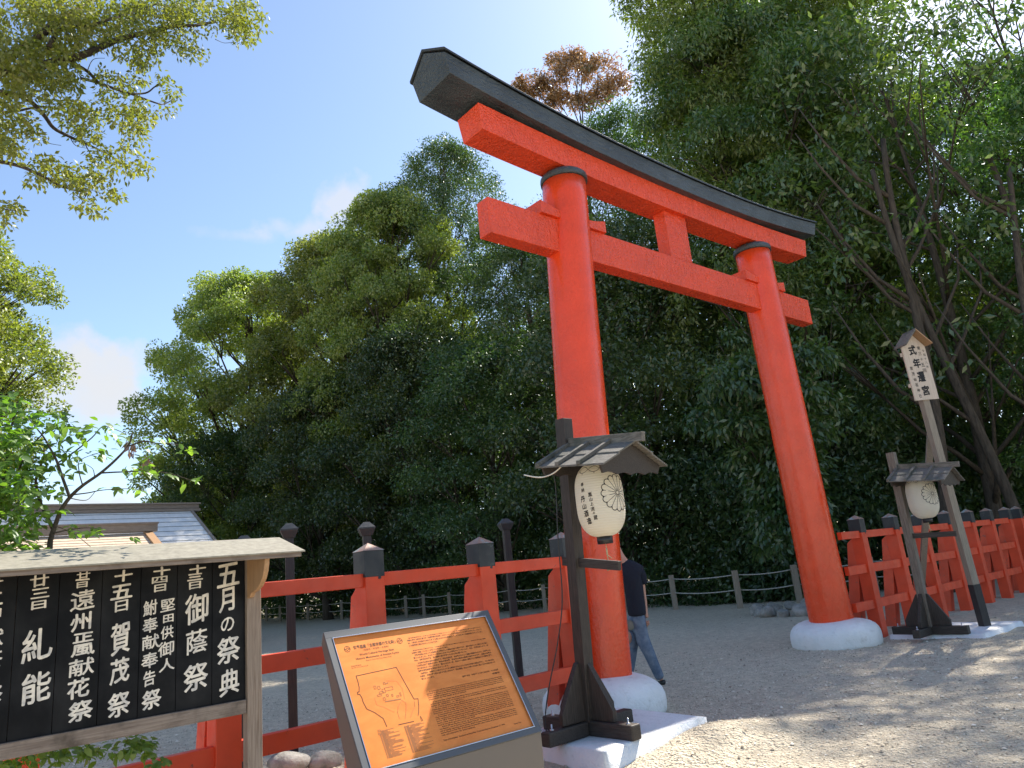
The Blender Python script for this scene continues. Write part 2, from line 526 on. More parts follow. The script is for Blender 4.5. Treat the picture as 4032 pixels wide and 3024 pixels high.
# close the hole under the camera with a centre fan made of degenerate-free quads
c0 = len(vs)
vs = np.vstack([vs, [[0, 0, 0]]])
me = quad_mesh('ground', vs, fs, M['gravel'], True)
g = bpy.data.objects.new('ground', me); col.objects.link(g); tag(g, kind='structure')
tag(g, 'pale grey gravel court dappled with sunlight')


prng = np.random.default_rng(77)
def on_ground(n, r0, r1, a0=-34, a1=43):
    r = np.sqrt(prng.uniform(r0 ** 2, r1 ** 2, n)); a = R(a0) + (R(a1) - R(a0)) * prng.random(n)
    x, y = r * np.sin(a), r * np.cos(a)
    return x, y, gravel_height(x, y)


n = 42000
px_, py_, pz_ = on_ground(n, 3.2, 13)
sz = prng.uniform(.004, .012, n) * (1 + .9 * (prng.random(n) < .06))
oc = np.array([(1, 0, 0), (0, 1, 0), (-1, 0, 0), (0, -1, 0), (0, 0, 1), (0, 0, -1)], float)
jit = prng.uniform(.65, 1.25, (n, 6, 1))
rot = prng.random(n) * 2 * PI
co, si = np.cos(rot)[:, None], np.sin(rot)[:, None]
q = oc[None] * jit * sz[:, None, None]
V = np.stack([q[..., 0] * co - q[..., 1] * si + px_[:, None], q[..., 0] * si + q[..., 1] * co + py_[:, None], q[..., 2] * .7 + pz_[:, None] + sz[:, None] * .3], -1).reshape(-1, 3)
tri = np.array([(0, 1, 4), (1, 2, 4), (2, 3, 4), (3, 0, 4)])
Fp = (np.arange(n)[:, None, None] * 6 + tri[None]).reshape(-1, 3)
pm = mat('pebble', (.5, .45, .36), .9, .2); t, b, N, Lk = nodes(pm)
gi = N('ShaderNodeNewGeometry'); Lk(ramp(t, gi.outputs['Random Per Island'], [(.0, (.22, .19, .15)), (.35, (.52, .45, .34)), (.8, (.74, .65, .50)), (1.0, (.86, .80, .68))]), b.inputs['Base Color'])
o = bpy.data.objects.new('pebbles', quad_mesh('pebbles', V, Fp, pm)); col.objects.link(o)
tag(o, 'loose pale pebbles scattered over the gravel court', 'pebbles', None, 'stuff')


# ---------------------------------------------------------------- torii
LB, LT, RB, RT = 5.97, 6.385, 11.07, 10.85      # pillar axis positions at ground and at the top
ZP = 6.40
S0 = (LT + RT) / 2
tor = thing('torii_gate', 'large vermilion torii gate with black capped top beam on white plaster feet', 'torii', W(S0, TC), TH)


def sori(s, amt): return amt * abs((s - 8.53) / 4.13) ** 2.2


for b0, b1 in ((LB, LT), (RB, RT)):
    mb = MB(); n = 24
    prof = [(.319 - .034 * (k / n) - .004 * math.sin(PI * k / n), .05 + (ZP - .08 - .05) * k / n) for k in range(n + 1)]
    mb.lathe(prof, 48, axis_off=lambda z: (b0 - S0 + (b1 - b0) * z / ZP, 0))
    p = mb.build('pillar', M['verm'], tor)
    mb = MB()
    mb.lathe([(.285, ZP - .075), (.306, ZP - .07), (.309, ZP - .035), (.306, ZP), (.27, ZP + .035)], 48, axis_off=lambda z: (b1 - S0, 0))
    mb.build('pillar_ring', M['black'], p)
    mb = MB(); rng = random.Random(int(b0 * 10))
    prof = [(.622, -.05), (.640, .03), (.645, .10), (.640, .16), (.622, .215), (.58, .268), (.51, .312), (.42, .342), (.34, .354), (.30, .354)]
    if b0 < 8: prof = [(r * 1.0, z * 1.02) for r, z in prof]
    mb.lathe(prof, 64, axis_off=lambda z: (b0 - S0, 0))
    for i, v in enumerate(mb.v):
        a = math.atan2(v.y, v.x - (b0 - S0))
        k = 1 + .022 * math.sin(3 * a + b0) + .014 * math.sin(5 * a + 2 * b0 + 6 * v.z)
        v.x = (b0 - S0) + (v.x - (b0 - S0)) * k; v.y *= k
        if v.z > .02: v.z += .012 * math.sin(2 * a + b0)
    mb.build('plaster_foot', M['plaster'], tor)

# tie beam, wedges, strut
mb = MB(); mb.box(4.955 - S0, 12.285 - S0, -.103, .103, 5.25, 5.70); mb.build('tie_beam', M['verm_beam'], tor, .008)
for sx, d, w in ((LT - .02, -1, .40), (LT - .02, 1, .36), (RT + .01, -1, .40), (RT + .01, 1, .38)):
    mb = MB()
    a = sx + d * .2; b_ = sx + d * (.2 + w)
    n = 8
    poly = [(a - S0, 5.70), (b_ - S0, 5.70), (b_ - S0, 5.868)] + [(b_ - d * w * k / n - S0, 5.868 - .062 * math.sin(k / n * PI / 2)) for k in range(1, n + 1)]
    mb.prism(poly, 'y', -.145, .145)
    mb.build('wedge', M['verm_beam'], tor, .004)
mb = MB(); mb.box(8.35 - S0, 8.86 - S0, -.103, .103, 5.70, 6.46); mb.build('strut', M['verm_beam'], tor, .006)
# lower lintel (red) and top lintel (black), both rising to their ends
def swept(name, s0, s1, section, amt, m, n=48, bev=.006, endcut=0.0):
    rings = []
    for k in range(n + 1):
        s = s0 + (s1 - s0) * k / n
        rings.append([(s - S0 + (math.copysign(endcut, s - 8.53) * (z - section[0][1]) if k in (0, n) else 0), y, z + sori(s, amt)) for y, z in section])
    mb = MB(); mb.sweep(rings); return mb.build(name, m, tor, bev)


swept('lower_lintel', 4.91, 12.41, [(-.185, 6.425), (.185, 6.425), (.21, 6.745), (-.21, 6.745)], .135, M['verm_beam'], endcut=.14)
swept('top_lintel', 4.40, 12.66, [(-.315, 6.735), (.315, 6.735), (.335, 6.972), (0.0, 7.155), (-.335, 6.972)], .245, M['black'], endcut=.28)
swept('lintel_roof', 4.32, 12.74, [(-.36, 6.976), (-.36, 7.004), (0, 7.19), (.36, 7.004), (.36, 6.976), (0, 7.16)], .245, M['black_roof'], bev=.002, endcut=.28)


# ---------------------------------------------------------------- vermilion fences
def fence(name, label, posts, s0, s1, face, group=None, seed=1, tbase=5.508):
    f = thing(name, label, 'fence', W(s0, face), TH, group)
    rg = random.Random(seed)
    o = s0
    for s in posts:
        mb = MB(); w = .178
        mb.box(s - w / 2 - o, s + w / 2 - o, 0, .19, -.05, 1.60)
        p = mb.build('post', M['verm_fence'], f, .006)
        mb = MB(); mb.box(s - w / 2 - .003 - o, s + w / 2 + .003 - o, -.003, .193, 1.585, 1.80)
        c = mb.build('cap', M['black_cap'], p, .004)
        mb = MB(); a, b_ = s - w / 2 - .008 - o, s + w / 2 + .008 - o
        mb.add([(a, -.008, 1.80), (b_, -.008, 1.80), (b_, .198, 1.80), (a, .198, 1.80), ((a + b_) / 2, .095, 1.868)], [(3, 2, 1, 0), (0, 1, 4), (1, 2, 4), (2, 3, 4), (3, 0, 4)])
        mb.build('cap_top', M['copper_cap'], p)
        mb = MB()
        mb.prism([(.1885, 1.50), (.1885, .95), (.35, -.05), (.53, -.05), (.27, 1.44)], 'x', s - .0855 - o, s + .0855 - o)
        mb.build('brace', M['verm_worn'], f, .005)
        mb = MB(); mb.box(s + .03 - o, s + .055 - o, -.004, .004, 1.565, 1.59)
        mb.build('peg', M['black_cap'], p)
    for z0, z1 in ((1.505, 1.618), (.968, 1.098), (.425, .558)):
        mb = MB()
        mb.box(s0 - o, s1 - o, .032, .105, z0 + rg.uniform(-.003, .003), z1)
        mb.build('rail', M['verm_fence'], f, .005)
    return f


fence('vermilion_fence', 'vermilion post and rail fence running left of the torii behind the two signs', [-1.65, -.45, .75, 1.95, 3.145, 4.335, 5.42], -1.9, 5.42, 5.508, seed=2)
fence('vermilion_fence', 'faded vermilion post and rail fence right of the torii, behind the far lantern', [12.0, 13.28, 14.5, 15.75, 16.95, 18.1, 19.3], 11.3, 19.3, 5.47, seed=4)
fence('vermilion_fence', 'short vermilion fence section at the right edge beyond the gap in the long one', [19.9, 21.1, 22.3], 19.9, 22.3, 5.42, seed=5)

# ---------------------------------------------------------------- plaster slabs
def slab(name, label, s0, s1, t0, t1, h, seed, group):
    rg = random.Random(seed); n = 9
    mb = MB()
    nx, ny = 40, 30
    def P(i, j):
        a, c = i / nx, j / ny
        x = (a - .5) * (s1 - s0); y = (c - .5) * (t1 - t0)
        # rounded corners and drooping rims
        e = min(a, 1 - a) * (s1 - s0); g_ = min(c, 1 - c) * (t1 - t0)
        d = min(e, g_)
        z = h * (1 - max(0, 1 - d / .05) ** 2.4) + .006 * math.sin(4 * x + seed) * math.cos(5 * y)
        k = .03 * math.sin(3 * y + seed); k2 = .025 * math.sin(2.6 * x + seed)
        if d <= 1e-6: z = -.06
        if e < .12 and g_ < .12:
            r = math.hypot(.12 - e, .12 - g_)
            if r > .12:
                q = .12 / r
                x = math.copysign((s1 - s0) / 2 - .12 + (.12 - e) * q, x); y = math.copysign((t1 - t0) / 2 - .12 + (.12 - g_) * q, y)
        return (x + k, y + k2, z)
    vs = [P(i, j) for j in range(ny + 1) for i in range(nx + 1)]
    fs = [(j * (nx + 1) + i, j * (nx + 1) + i + 1, (j + 1) * (nx + 1) + i + 1, (j + 1) * (nx + 1) + i) for j in range(ny) for i in range(nx)]
    mb.add(vs, fs, True)
    o = mb.build(name, M['plaster']); o.location = W((s0 + s1) / 2, (t0 + t1) / 2); o.rotation_euler = (0, 0, TH)
    return tag(o, label, 'plinth', group)


slab('plaster_plinth', 'low white plaster slab under the near lantern stand', 4.24, 5.62, 4.17, 5.36, .15, 1, 'white plaster slabs under the lanterns')
slab('plaster_plinth', 'thin white plaster slab under the far lantern stand and tall sign', 11.62, 13.25, 3.93, 5.30, .06, 2, 'white plaster slabs under the lanterns')


# ---------------------------------------------------------------- lettering
_glyph = {}


def glyph(ch, bold=0.0):
    """outline of one character as flat polygons, normalised to its own box"""
    key = (ch, bold)
    if key in _glyph: return _glyph[key]
    c = bpy.data.curves.new('lettering', 'FONT'); c.body = ch; c.size = 1; c.resolution_u = 3; c.offset = bold
    o = bpy.data.objects.new('lettering', c); col.objects.link(o)
    dg = bpy.context.evaluated_depsgraph_get()
    me = bpy.data.meshes.new_from_object(o.evaluated_get(dg))
    v = np.array([p.co[:2] for p in me.vertices]) if len(me.vertices) else np.zeros((0, 2))
    f = [tuple(p.vertices) for p in me.polygons]
    bpy.data.objects.remove(o); bpy.data.curves.remove(c); bpy.data.meshes.remove(me)
    _glyph[key] = (v, f)
    return v, f


def put_char(mb, ch, cx, cy, w, h, fn, bold=.0, shear=0.0, wob=0.0, ph=0.0, thick=0.0, dep=(0, -1, 0)):
    """character stretched into the box (cx, cy, w, h); fn maps 2-D to 3-D"""
    v, f = glyph(ch, bold)
    if not len(v): return
    lo, hi = v.min(0), v.max(0); d = np.maximum(hi - lo, 1e-6)
    q = (v - (lo + hi) / 2) / d
    if h is None: h = w * d[1] / d[0]
    pts = []
    for a, b_ in q:
        b2 = b_ + shear * a + wob * math.sin(9 * a + 4 * b_ + ph)
        a2 = a + wob * math.sin(8 * b_ + 3 * a + ph * 1.7)
        pts.append(fn(cx + a2 * w, cy + b2 * h))
    if thick <= 0: mb.add(pts, f); return
    for k, (dx, dy) in enumerate(((-1, -.35), (1, .35), (-.35, 1), (.35, -1), (0, 0))):
        q2 = [fn(cx + (a + wob * math.sin(8 * b_ + 3 * a + ph * 1.7)) * (w - 2 * thick) + dx * thick, cy + (b_ + shear * a + wob * math.sin(9 * a + 4 * b_ + ph)) * (h - 2 * thick) + dy * thick) for a, b_ in q]
        mb.add([Vector(p) + Vector(dep) * (k * .00025) for p in q2], f)


def put_line(mb, txt, x0, x1, y, h, fn, bold=0.0):
    """one line of text fitted between x0 and x1 on baseline y (cap height about h)"""
    v, f = glyph(txt, bold)
    if not len(v): return
    lo, hi = v.min(0), v.max(0); d = hi - lo
    k = (x1 - x0) / d[0]
    kz = h / d[1]
    mb.add([fn(x0 + (a - lo[0]) * k, y + (b_ - lo[1]) * kz) for a, b_ in v], f)


# ---------------------------------------------------------------- festival notice board
BP0 = Vector((-1.616, 4.307, 0))
BAZ = R(90 - 51.5)
nb_ = thing('notice_board', 'roofed wooden notice board with black planks brushed with white calligraphy', 'notice board', BP0, BAZ)
mb = MB(); edges = [-.028, -.207, -.39, -.57, -.751, -.94, -1.116, -1.30, -1.48, -1.66]
for i in range(len(edges) - 1):
    mb = MB(); mb.box(edges[i + 1] + .0012, edges[i] - .0012, 0, .018, .975, 1.74)
    mb.build('plank', M['noticeblack'], nb_, .0015)
mb = MB(); mb.box(-1.72, -.029, .0195, .028, .977, 1.735); mb.build('backing', M['boardwood'], nb_)
BOARD = [('五', -0.121, 1.65, 0.133, 0.136), ('月', -0.129, 1.513, 0.089, 0.135), ('の', -0.125, 1.382, 0.076, 0.081), ('祭', -0.119, 1.246, 0.134, 0.149), ('典', -0.115, 1.078, 0.115, 0.142), ('十', -0.286, 1.694, 0.095, 0.050), ('三', -0.299, 1.652, 0.088, 0.040), ('日', -0.299, 1.608, 0.066, 0.042), ('御', -0.288, 1.484, 0.13, 0.168), ('蔭', -0.287, 1.313, 0.119, 0.129), ('祭', -0.289, 1.132, 0.135, 0.147), ('十', -0.469, 1.697, 0.09, 0.050), ('四', -0.479, 1.652, 0.081, 0.036), ('日', -0.476, 1.610, 0.064, 0.040), ('堅', -0.436, 1.517, 0.077, 0.067), ('田', -0.432, 1.448, 0.056, 0.044), ('供', -0.437, 1.378, 0.068, 0.07), ('御', -0.44, 1.296, 0.084, 0.078), ('人', -0.435, 1.215, 0.082, 0.067), ('鮒', -0.522, 1.512, 0.071, 0.083), ('奉', -0.52, 1.424, 0.079, 0.081), ('献', -0.516, 1.34, 0.085, 0.077), ('奉', -0.518, 1.249, 0.085, 0.081), ('告', -0.518, 1.161, 0.061, 0.08), ('祭', -0.505, 1.057, 0.098, 0.1), ('十', -0.654, 1.687, 0.093, 0.064), ('五', -0.661, 1.607, 0.111, 0.078), ('日', -0.659, 1.536, 0.064, 0.059), ('賀', -0.658, 1.378, 0.095, 0.165), ('茂', -0.657, 1.22, 0.094, 0.128), ('祭', -0.655, 1.059, 0.109, 0.122), ('廿', -0.838, 1.705, 0.066, 0.034), ('一', -0.841, 1.683, 0.066, 0.009), ('日', -0.842, 1.658, 0.052, 0.031), ('遠', -0.836, 1.583, 0.114, 0.105), ('州', -0.839, 1.477, 0.098, 0.091), ('正', -0.826, 1.401, 0.094, 0.049), ('風', -0.825, 1.343, 0.113, 0.061), ('献', -0.827, 1.262, 0.116, 0.087), ('花', -0.836, 1.165, 0.103, 0.096), ('祭', -0.822, 1.059, 0.114, 0.099), ('廿', -1.027, 1.693, 0.083, 0.062), ('三', -1.02, 1.633, 0.083, 0.05), ('日', -1.023, 1.578, 0.066, 0.042), ('糺', -1.019, 1.394, 0.134, 0.159), ('能', -1.012, 1.198, 0.126, 0.148), ('廿', -1.211, 1.693, 0.079, 0.056), ('五', -1.212, 1.622, 0.088, 0.064), ('日', -1.204, 1.556, 0.067, 0.043), ('献', -1.203, 1.445, 0.095, 0.086), ('茶', -1.195, 1.347, 0.083, 0.088), ('祭', -1.187, 1.193, 0.092, 0.083)]
mb = MB()
for i, (c, x, z, w, h) in enumerate(BOARD):
    put_char(mb, c, x, z, w * .94, h * .94, lambda a, b_: (a, -.0015, b_), thick=.0022 if w > .085 and c not in '鮒堅献蔭遠' else .0012, shear=.13, wob=.012, ph=i * 1.7)
mb.build('lettering', M['white_ink'], nb_)
mb = MB(); mb.box(-1.75, -.0285, -.022, .03, .904, .976); mb.build('bottom_rail', M['boardwood_h'], nb_, .004)
mb = MB(); mb.box(-1.75, .054, -.012, .05, 1.7415, 1.79); mb.build('top_rail', M['boardwood_h'], nb_, .003)
mb = MB(); mb.box(-.027, .054, -.03, .052, -.05, 1.741); mb.build('post', M['boardwood'], nb_, .004)
mb = MB(); mb.box(-1.81, -1.7285, -.03, .052, -.05, 1.741); mb.build('post', M['boardwood'], nb_, .004)
for x in (-.0265, -1.809):
    mb = MB()
    poly = [(-.0305, 1.728), (-.335, 1.728), (-.33, 1.685), (-.315, 1.645), (-.285, 1.605), (-.235, 1.57), (-.17, 1.548), (-.10, 1.536), (-.075, 1.515), (-.0305, 1.51)]
    mb.prism(poly, 'x', x, x + .027); mb.build('bracket', M['newwood'], nb_, .003)
# roof: front slope, ridge above the planks, back slope
mb = MB()
mb.prism([(-.375, 1.7285), (-.375, 1.737), (.02, 1.846), (.415, 1.737), (.415, 1.7285), (.02, 1.835)], 'x', -2.05, .185); mb.build('roof', M['roofmetal'], nb_, .0015)
mb = MB(); mb.box(-2.03, .168, -.362, -.338, 1.706, 1.7325); mb.build('fascia', M['boardwood_h'], nb_, .002)
mb = MB(); mb.box(-2.03, .168, .378, .402, 1.706, 1.7325); mb.build('fascia', M['boardwood_h'], nb_, .002)

# ---------------------------------------------------------------- heritage information sign
SAZ = 49.97; TILT = R(58.03)
sTL = Vector((-1.293, 4.83, 1.207))
sroot = Vector((-.69, 4.95, 0))
sgn = thing('information_sign', 'grey metal information sign with slanted copper plate about the shrine and its map', 'sign', (0, 0, 0), 0)
e2 = Vector((math.sin(R(SAZ)), math.cos(R(SAZ)), 0)); bk = Vector((-math.cos(R(SAZ)), math.sin(R(SAZ)), 0))
dn = -Vector((0, 0, 1)) * math.sin(TILT) - bk * math.cos(TILT)
nrm = e2.cross(-dn).normalized()          # towards the viewer
if nrm.dot(Vector((0, 0, 0)) - sTL) < 0: nrm = -nrm
sgn.location = sroot


def SP(x, y, o=0.0): return sTL + e2 * x + dn * y + nrm * o - sroot


PW, PH = 1.197, .834
mb = MB()
# pedestal: side profile extruded along e2
def PR(x, pts): return [SP(x, y, o) for y, o in pts]
prof_top = (-.049, 0.0)
x0, x1 = -.049, 1.246
yb = .875
pl = SP(0, yb, 0)
foot_z = -.05
def prof(x):
    a = SP(x, -.049, 0); b_ = SP(x, yb, 0); c_ = b_.copy(); c_.z = foot_z
    d_ = SP(x, -.012, -.055); e_ = SP(x, yb - .02, -.055) + bk * .10; e_.z = SP(x, yb, -.2).z
    fz = e_.copy(); fz.z = foot_z
    return [a, b_, c_, fz, e_, d_]
A, B_ = prof(x0), prof(x1)
n = len(A)
mb.add(A + B_, [tuple(range(n)), tuple(range(2 * n - 1, n - 1, -1))] + [(i, n + i, n + (i + 1) % n, (i + 1) % n) for i in range(n)])
bod = mb.build('body', M['steel_side'], sgn, .003)
# frame: four flat bars proud of the body
def slabq(xa, xb, ya, yb_, o0, o1):
    vs = [SP(xa, ya, o0), SP(xb, ya, o0), SP(xb, yb_, o0), SP(xa, yb_, o0), SP(xa, ya, o1), SP(xb, ya, o1), SP(xb, yb_, o1), SP(xa, yb_, o1)]
    return vs, [(0, 3, 2, 1), (4, 5, 6, 7), (0, 1, 5, 4), (1, 2, 6, 5), (2, 3, 7, 6), (3, 0, 4, 7)]
mb = MB()
for q in ((-.0505, 1.2475, -.0505, -.006, .001, .016), (-.0505, 1.2475, .838, .8765, .001, .016), (-.0505, -.006, -.006, .838, .001, .016), (1.203, 1.2475, -.006, .838, .001, .016)):
    mb.add(*slabq(*q))
mb.build('frame', M['steel'], sgn, .002)
mb = MB()
for q in ((-.0055, 1.2025, -.0055, .0, .001, .019), (-.0055, 1.2025, .832, .8375, .001, .019), (-.0055, .0, 0.0, .832, .001, .019), (1.197, 1.2025, .0, .832, .001, .019)):
    mb.add(*slabq(*q))
mb.build('trim', M['trim'], sgn, .001)
mb = MB(); mb.add(*slabq(.0005, 1.1965, .0005, .8315, .0015, .004)); plate = mb.build('plate', M['copper'], sgn)
SF = lambda a, b_: SP(a, -b_, .0048)
mb = MB()
put_line(mb, '世界遺産「古都京都の文化財」', .121, .424, -.090, .026, SF, .012)
put_line(mb, '（京都市・宇治市・大津市）', .183, .366, -.111, .015, SF)
put_line(mb, 'World Cultural Heritage Sites', .149, .395, -.142, .019, SF, .006)
put_line(mb, 'Historic Monuments of Ancient Kyoto', .116, .424, -.167, .019, SF, .006)
put_line(mb, 'Kyoto City-Uji City-Otsu City', .181, .362, -.182, .011, SF)
put_line(mb, '賀茂御祖神社境内図', .07, .138, -.203, .009, SF)
put_line(mb, 'Site Plan of Kamomioya-jinja', .069, .183, -.215, .009, SF)
JPL = [('賀茂御祖神社は、日本の古都京都の文化財のひとつとして、世界遺産条約に基づき登録された', .527, 1.128, .068),
       ('遺産に関する条約に基づき「古都京都の文化財」のひとつとして世界遺産リストに登録されました。このこと', .513, 1.128, .087),
       ('は、人類全体の利益のために保護する価値のある文化遺産として、とくに優れて普遍的価値をもっているこ', .513, 1.128, .106),
       ('とを国際的に認められたことになります。', .513, .741, .125),
       ('賀茂御祖神社の境内地では、発掘調査により縄文時代の遺跡が発見されており、当神社が歴史的に重要', .527, 1.128, .160),
       ('な場所に位置していることが早くから知られています。', .513, .80, .179),
       ('平安京造営にあたっては国家鎮護の神社として朝廷の信仰を集めており、桓武天皇のころに現在に近い姿に', .527, 1.128, .197),
       ('整えられました。その後十一世紀はじめまでには造営されていましたが、応仁・文明の乱により、境', .513, 1.125, .215),
       ('内は、当時北社の趣旨、昔の面影の姿が移転するのは以前に整いました。', .513, .93, .233),
       ('大正時代以前の造営の姿以来で、現在の東本殿、西本殿は文久三年造替の遺構のものです。社殿をとも', .529, 1.127, .254),
       ('て本殿は式年造替のため、現在の東本殿、西本殿は幕末の造替の姿のものです。流造の本殿は', .513, 1.125, .272),
       ('古い形式をよく残しています。境内には三十一棟、寛永六年の国宝に造替された祝詞舎以下の建物が残り、', .513, 1.125, .290),
       ('当時の神社景観を現在に伝えています。', .513, .75, .308),
       ('当神社は、京都の三大祭のひとつである葵祭が行われるなど古代の祭事や芸能を継承し、また境内の糺', .527, 1.123, .327),
       ('の森は、四季に移り変わる様々な花と緑の中で「源氏物語」をはじめ数々の文学に語りつがれ市民の憩いの', .513, 1.123, .345),
       ('場となっています。', .515, .613, .364),
       ('登録年月日　平成六年十二月十五日決定　十七日登録', .818, 1.122, .402),
       ('京都市', 1.06, 1.124, .424)]
for tx, a, b_, y in JPL: put_line(mb, tx, a, b_, -y - .006, .0125, SF, .02)
ENL = ["In conformity with the Convention Concerning the Protection of the World Cultural and Natural Heritage", "adopted by the United Nations Educational, Scientific and Cultural Organization (UNESCO), Kamo Mioya",
       "Shrine is inscribed on the World Heritage List as one of the Historic Monuments of Ancient Kyoto. It is thus", "internationally recognized as a place of exceptional and universal value: a cultural heritage site worthy of",
       "preservation for the benefit of all of mankind.", "",
       "It has long been known that Kamo Mioya Shrine is situated in a spot of great historical significance;", "archaeological excavations on the precinct site of the shrine buildings have found remains from the Jomon",
       "period (ca. 10,000 B.C. - ca. 300 B.C.).", "As a shrine dedicated to the spiritual protection of the nation during the establishment of the",
       "Heian-kyo capital, Kamo Mioya Shrine was patronized by the imperial court. It was brought to", "its present form by the beginning of the 11th century. However, with the destruction of the civil wars of the",
       "however, most of the shrine was moved to the second half of the 15th century. It", "In the present period the main halls were rebuilt, restoring it to its Heian-period condition.",
       "The Honden (main shrine), built in the nagare style from the beginning of the Edo period", "(17th century), and the present east Honden and west Honden date from the reconstruction, carried",
       "out in 1863. The Honden is built in the nagare style, and they preserve very clearly the ancient", "forms. Other extant shrine buildings, including the Haiden and other halls, rebuilt in 1629, evoke the",
       "aura of the shrine precincts of ancient times.", "Kamo Mioya Shrine carries on the tradition of ancient rites, and festivals, including the",
       "Aoi Matsuri, one of Kyoto's Three Major Festivals. The trees of the shrine's grove of Tadasu no Mori", "and its gently maturing subtle beauty, which changes beautifully with the changing seasons, have been",
       "handed down in The Tale of Genji and innumerable other works of literature. It remains a place of calm,", "rest, and relaxation for local residents."]
y = .456
for i, tx in enumerate(ENL):
    ind = .024 if i in (0, 6, 9, 13, 19) else 0
    full = 1.124 if tx and i not in (4, 8, 18, 23) else .514 + len(tx) * .0062
    if tx: put_line(mb, tx, .514 + ind, full, -y - .005, .0108, SF, .012)
    y += .0068 if not tx else .0125
put_line(mb, 'Date of Inscription  Resolved on December 15 and inscribed on December 17, 1994.', .515, .993, -.776, .0125, SF, .012)
put_line(mb, 'Kyoto City', 1.061, 1.122, -.788, .011, SF, .01)
def stroke(pts, w, close=False):
    pts = [Vector((a, b_)) for a, b_ in pts]
    if close: pts.append(pts[0])
    for a, b_ in zip(pts[:-1], pts[1:]):
        d = (b_ - a)
        if d.length < 1e-6: continue
        d.normalize(); nv = Vector((-d.y, d.x)) * w / 2
        a2, b2 = a - d * w * .3, b_ + d * w * .3
        mb.add([SP(q.x, q.y, .005) for q in (a2 + nv, b2 + nv, b2 - nv, a2 - nv)], [(0, 1, 2, 3)])
stroke([(0.178, 0.607), (0.172, 0.556), (0.13, .51), (0.087, 0.478), (0.078, 0.434), (0.078, 0.404), (0.071, 0.382), (0.059, 0.381), (0.061, 0.366), (0.072, 0.366), (0.081, 0.339), (.084, .30), (0.083, 0.264), (0.369, 0.255), (.392, .37), (0.415, 0.48), (0.443, 0.483), (.43, .53), (0.415, 0.567), (0.403, 0.586)], .0038)
stroke([(.256, .613), (.362, .614)], .004)
for cx_, cy_ in ((.079, .080), (.457, .079)):
    stroke([(cx_ + .019 * math.cos(k * PI / 16), cy_ + .019 * math.sin(k * PI / 16)) for k in range(32)], .003, True)
    stroke([(cx_ + .010 * math.cos(k * PI / 2), cy_ + .010 * math.sin(k * PI / 2)) for k in range(4)], .003, True)
    stroke([(cx_ + .010, cy_), (cx_ + .019, cy_ + .002)], .003); stroke([(cx_ - .010, cy_), (cx_ - .019, cy_ - .002)], .003)
stroke([(.417, .592), (.424, .622)], .003); stroke([(.417, .592), (.412, .622), (.424, .622)], .002)
mb.build('lettering', M['engrave'], plate)
mb = MB()
def rect(x, y, w, h, a=0.0, lw=.0025):
    c_, s_ = math.cos(a), math.sin(a)
    stroke([(x + p * c_ - q * s_, y + p * s_ + q * c_) for p, q in ((-w, -h), (w, -h), (w, h), (-w, h))], lw, True)
for q in ((.252, .343, .006, .006), (.214, .397, .014, .006), (.270, .383, .028, .010), (.232, .390, .010, .012), (.182, .358, .006, .010), (.195, .412, .014, .005), (.247, .422, .006, .007), (.279, .428, .005, .006), (.313, .441, .008, .005), (.335, .433, .004, .011), (.219, .440, .007, .008), (.206, .365, .008, .010)): rect(*q)
stroke([(.219, .458), (.327, .462)], .006)
for q in ((.275, .345), (.262, .348)): stroke([(q[0] - .003, q[1]), (q[0] + .003, q[1])], .006)
stroke([(0.275, 0.579), (.276, .54), (0.292, 0.506), (0.33, 0.471), (0.352, 0.494), (.335, .54), (0.311, 0.587)], .002)
stroke([(.412, .494), (.402, .528), (.37, .56), (.350, .586)], .002)
stroke([(.158, .42), (.158, .467), (.20, .49), (.256, .534)], .0015); stroke([(.27, .33), (.34, .345), (.36, .40), (.352, .47)], .0015)
rg = random.Random(3)
rect(.122, .621, .008, .005); rect(.121, .640, .008, .005)
for k in range(27):
    yy = .625 + k * .0061
    if k > 2: stroke([(.119 + .0005 * k * .2, yy), (.127, yy)], .003)
    stroke([(.132, yy), (.150 + rg.uniform(0, .008), yy)], .003)
    stroke([(.156, yy), (.17 + rg.uniform(.0, .09), yy)], .0025)
    stroke([(.287, yy + .006), (.297, yy + .006)], .003)
    stroke([(.302, yy + .006), (.320 + rg.uniform(0, .012), yy + .006)], .0032)
    stroke([(.330, yy + .006), (.345 + rg.uniform(0, .10), yy + .006)], .0025)
mb.build('map', M['engrave2'], plate)


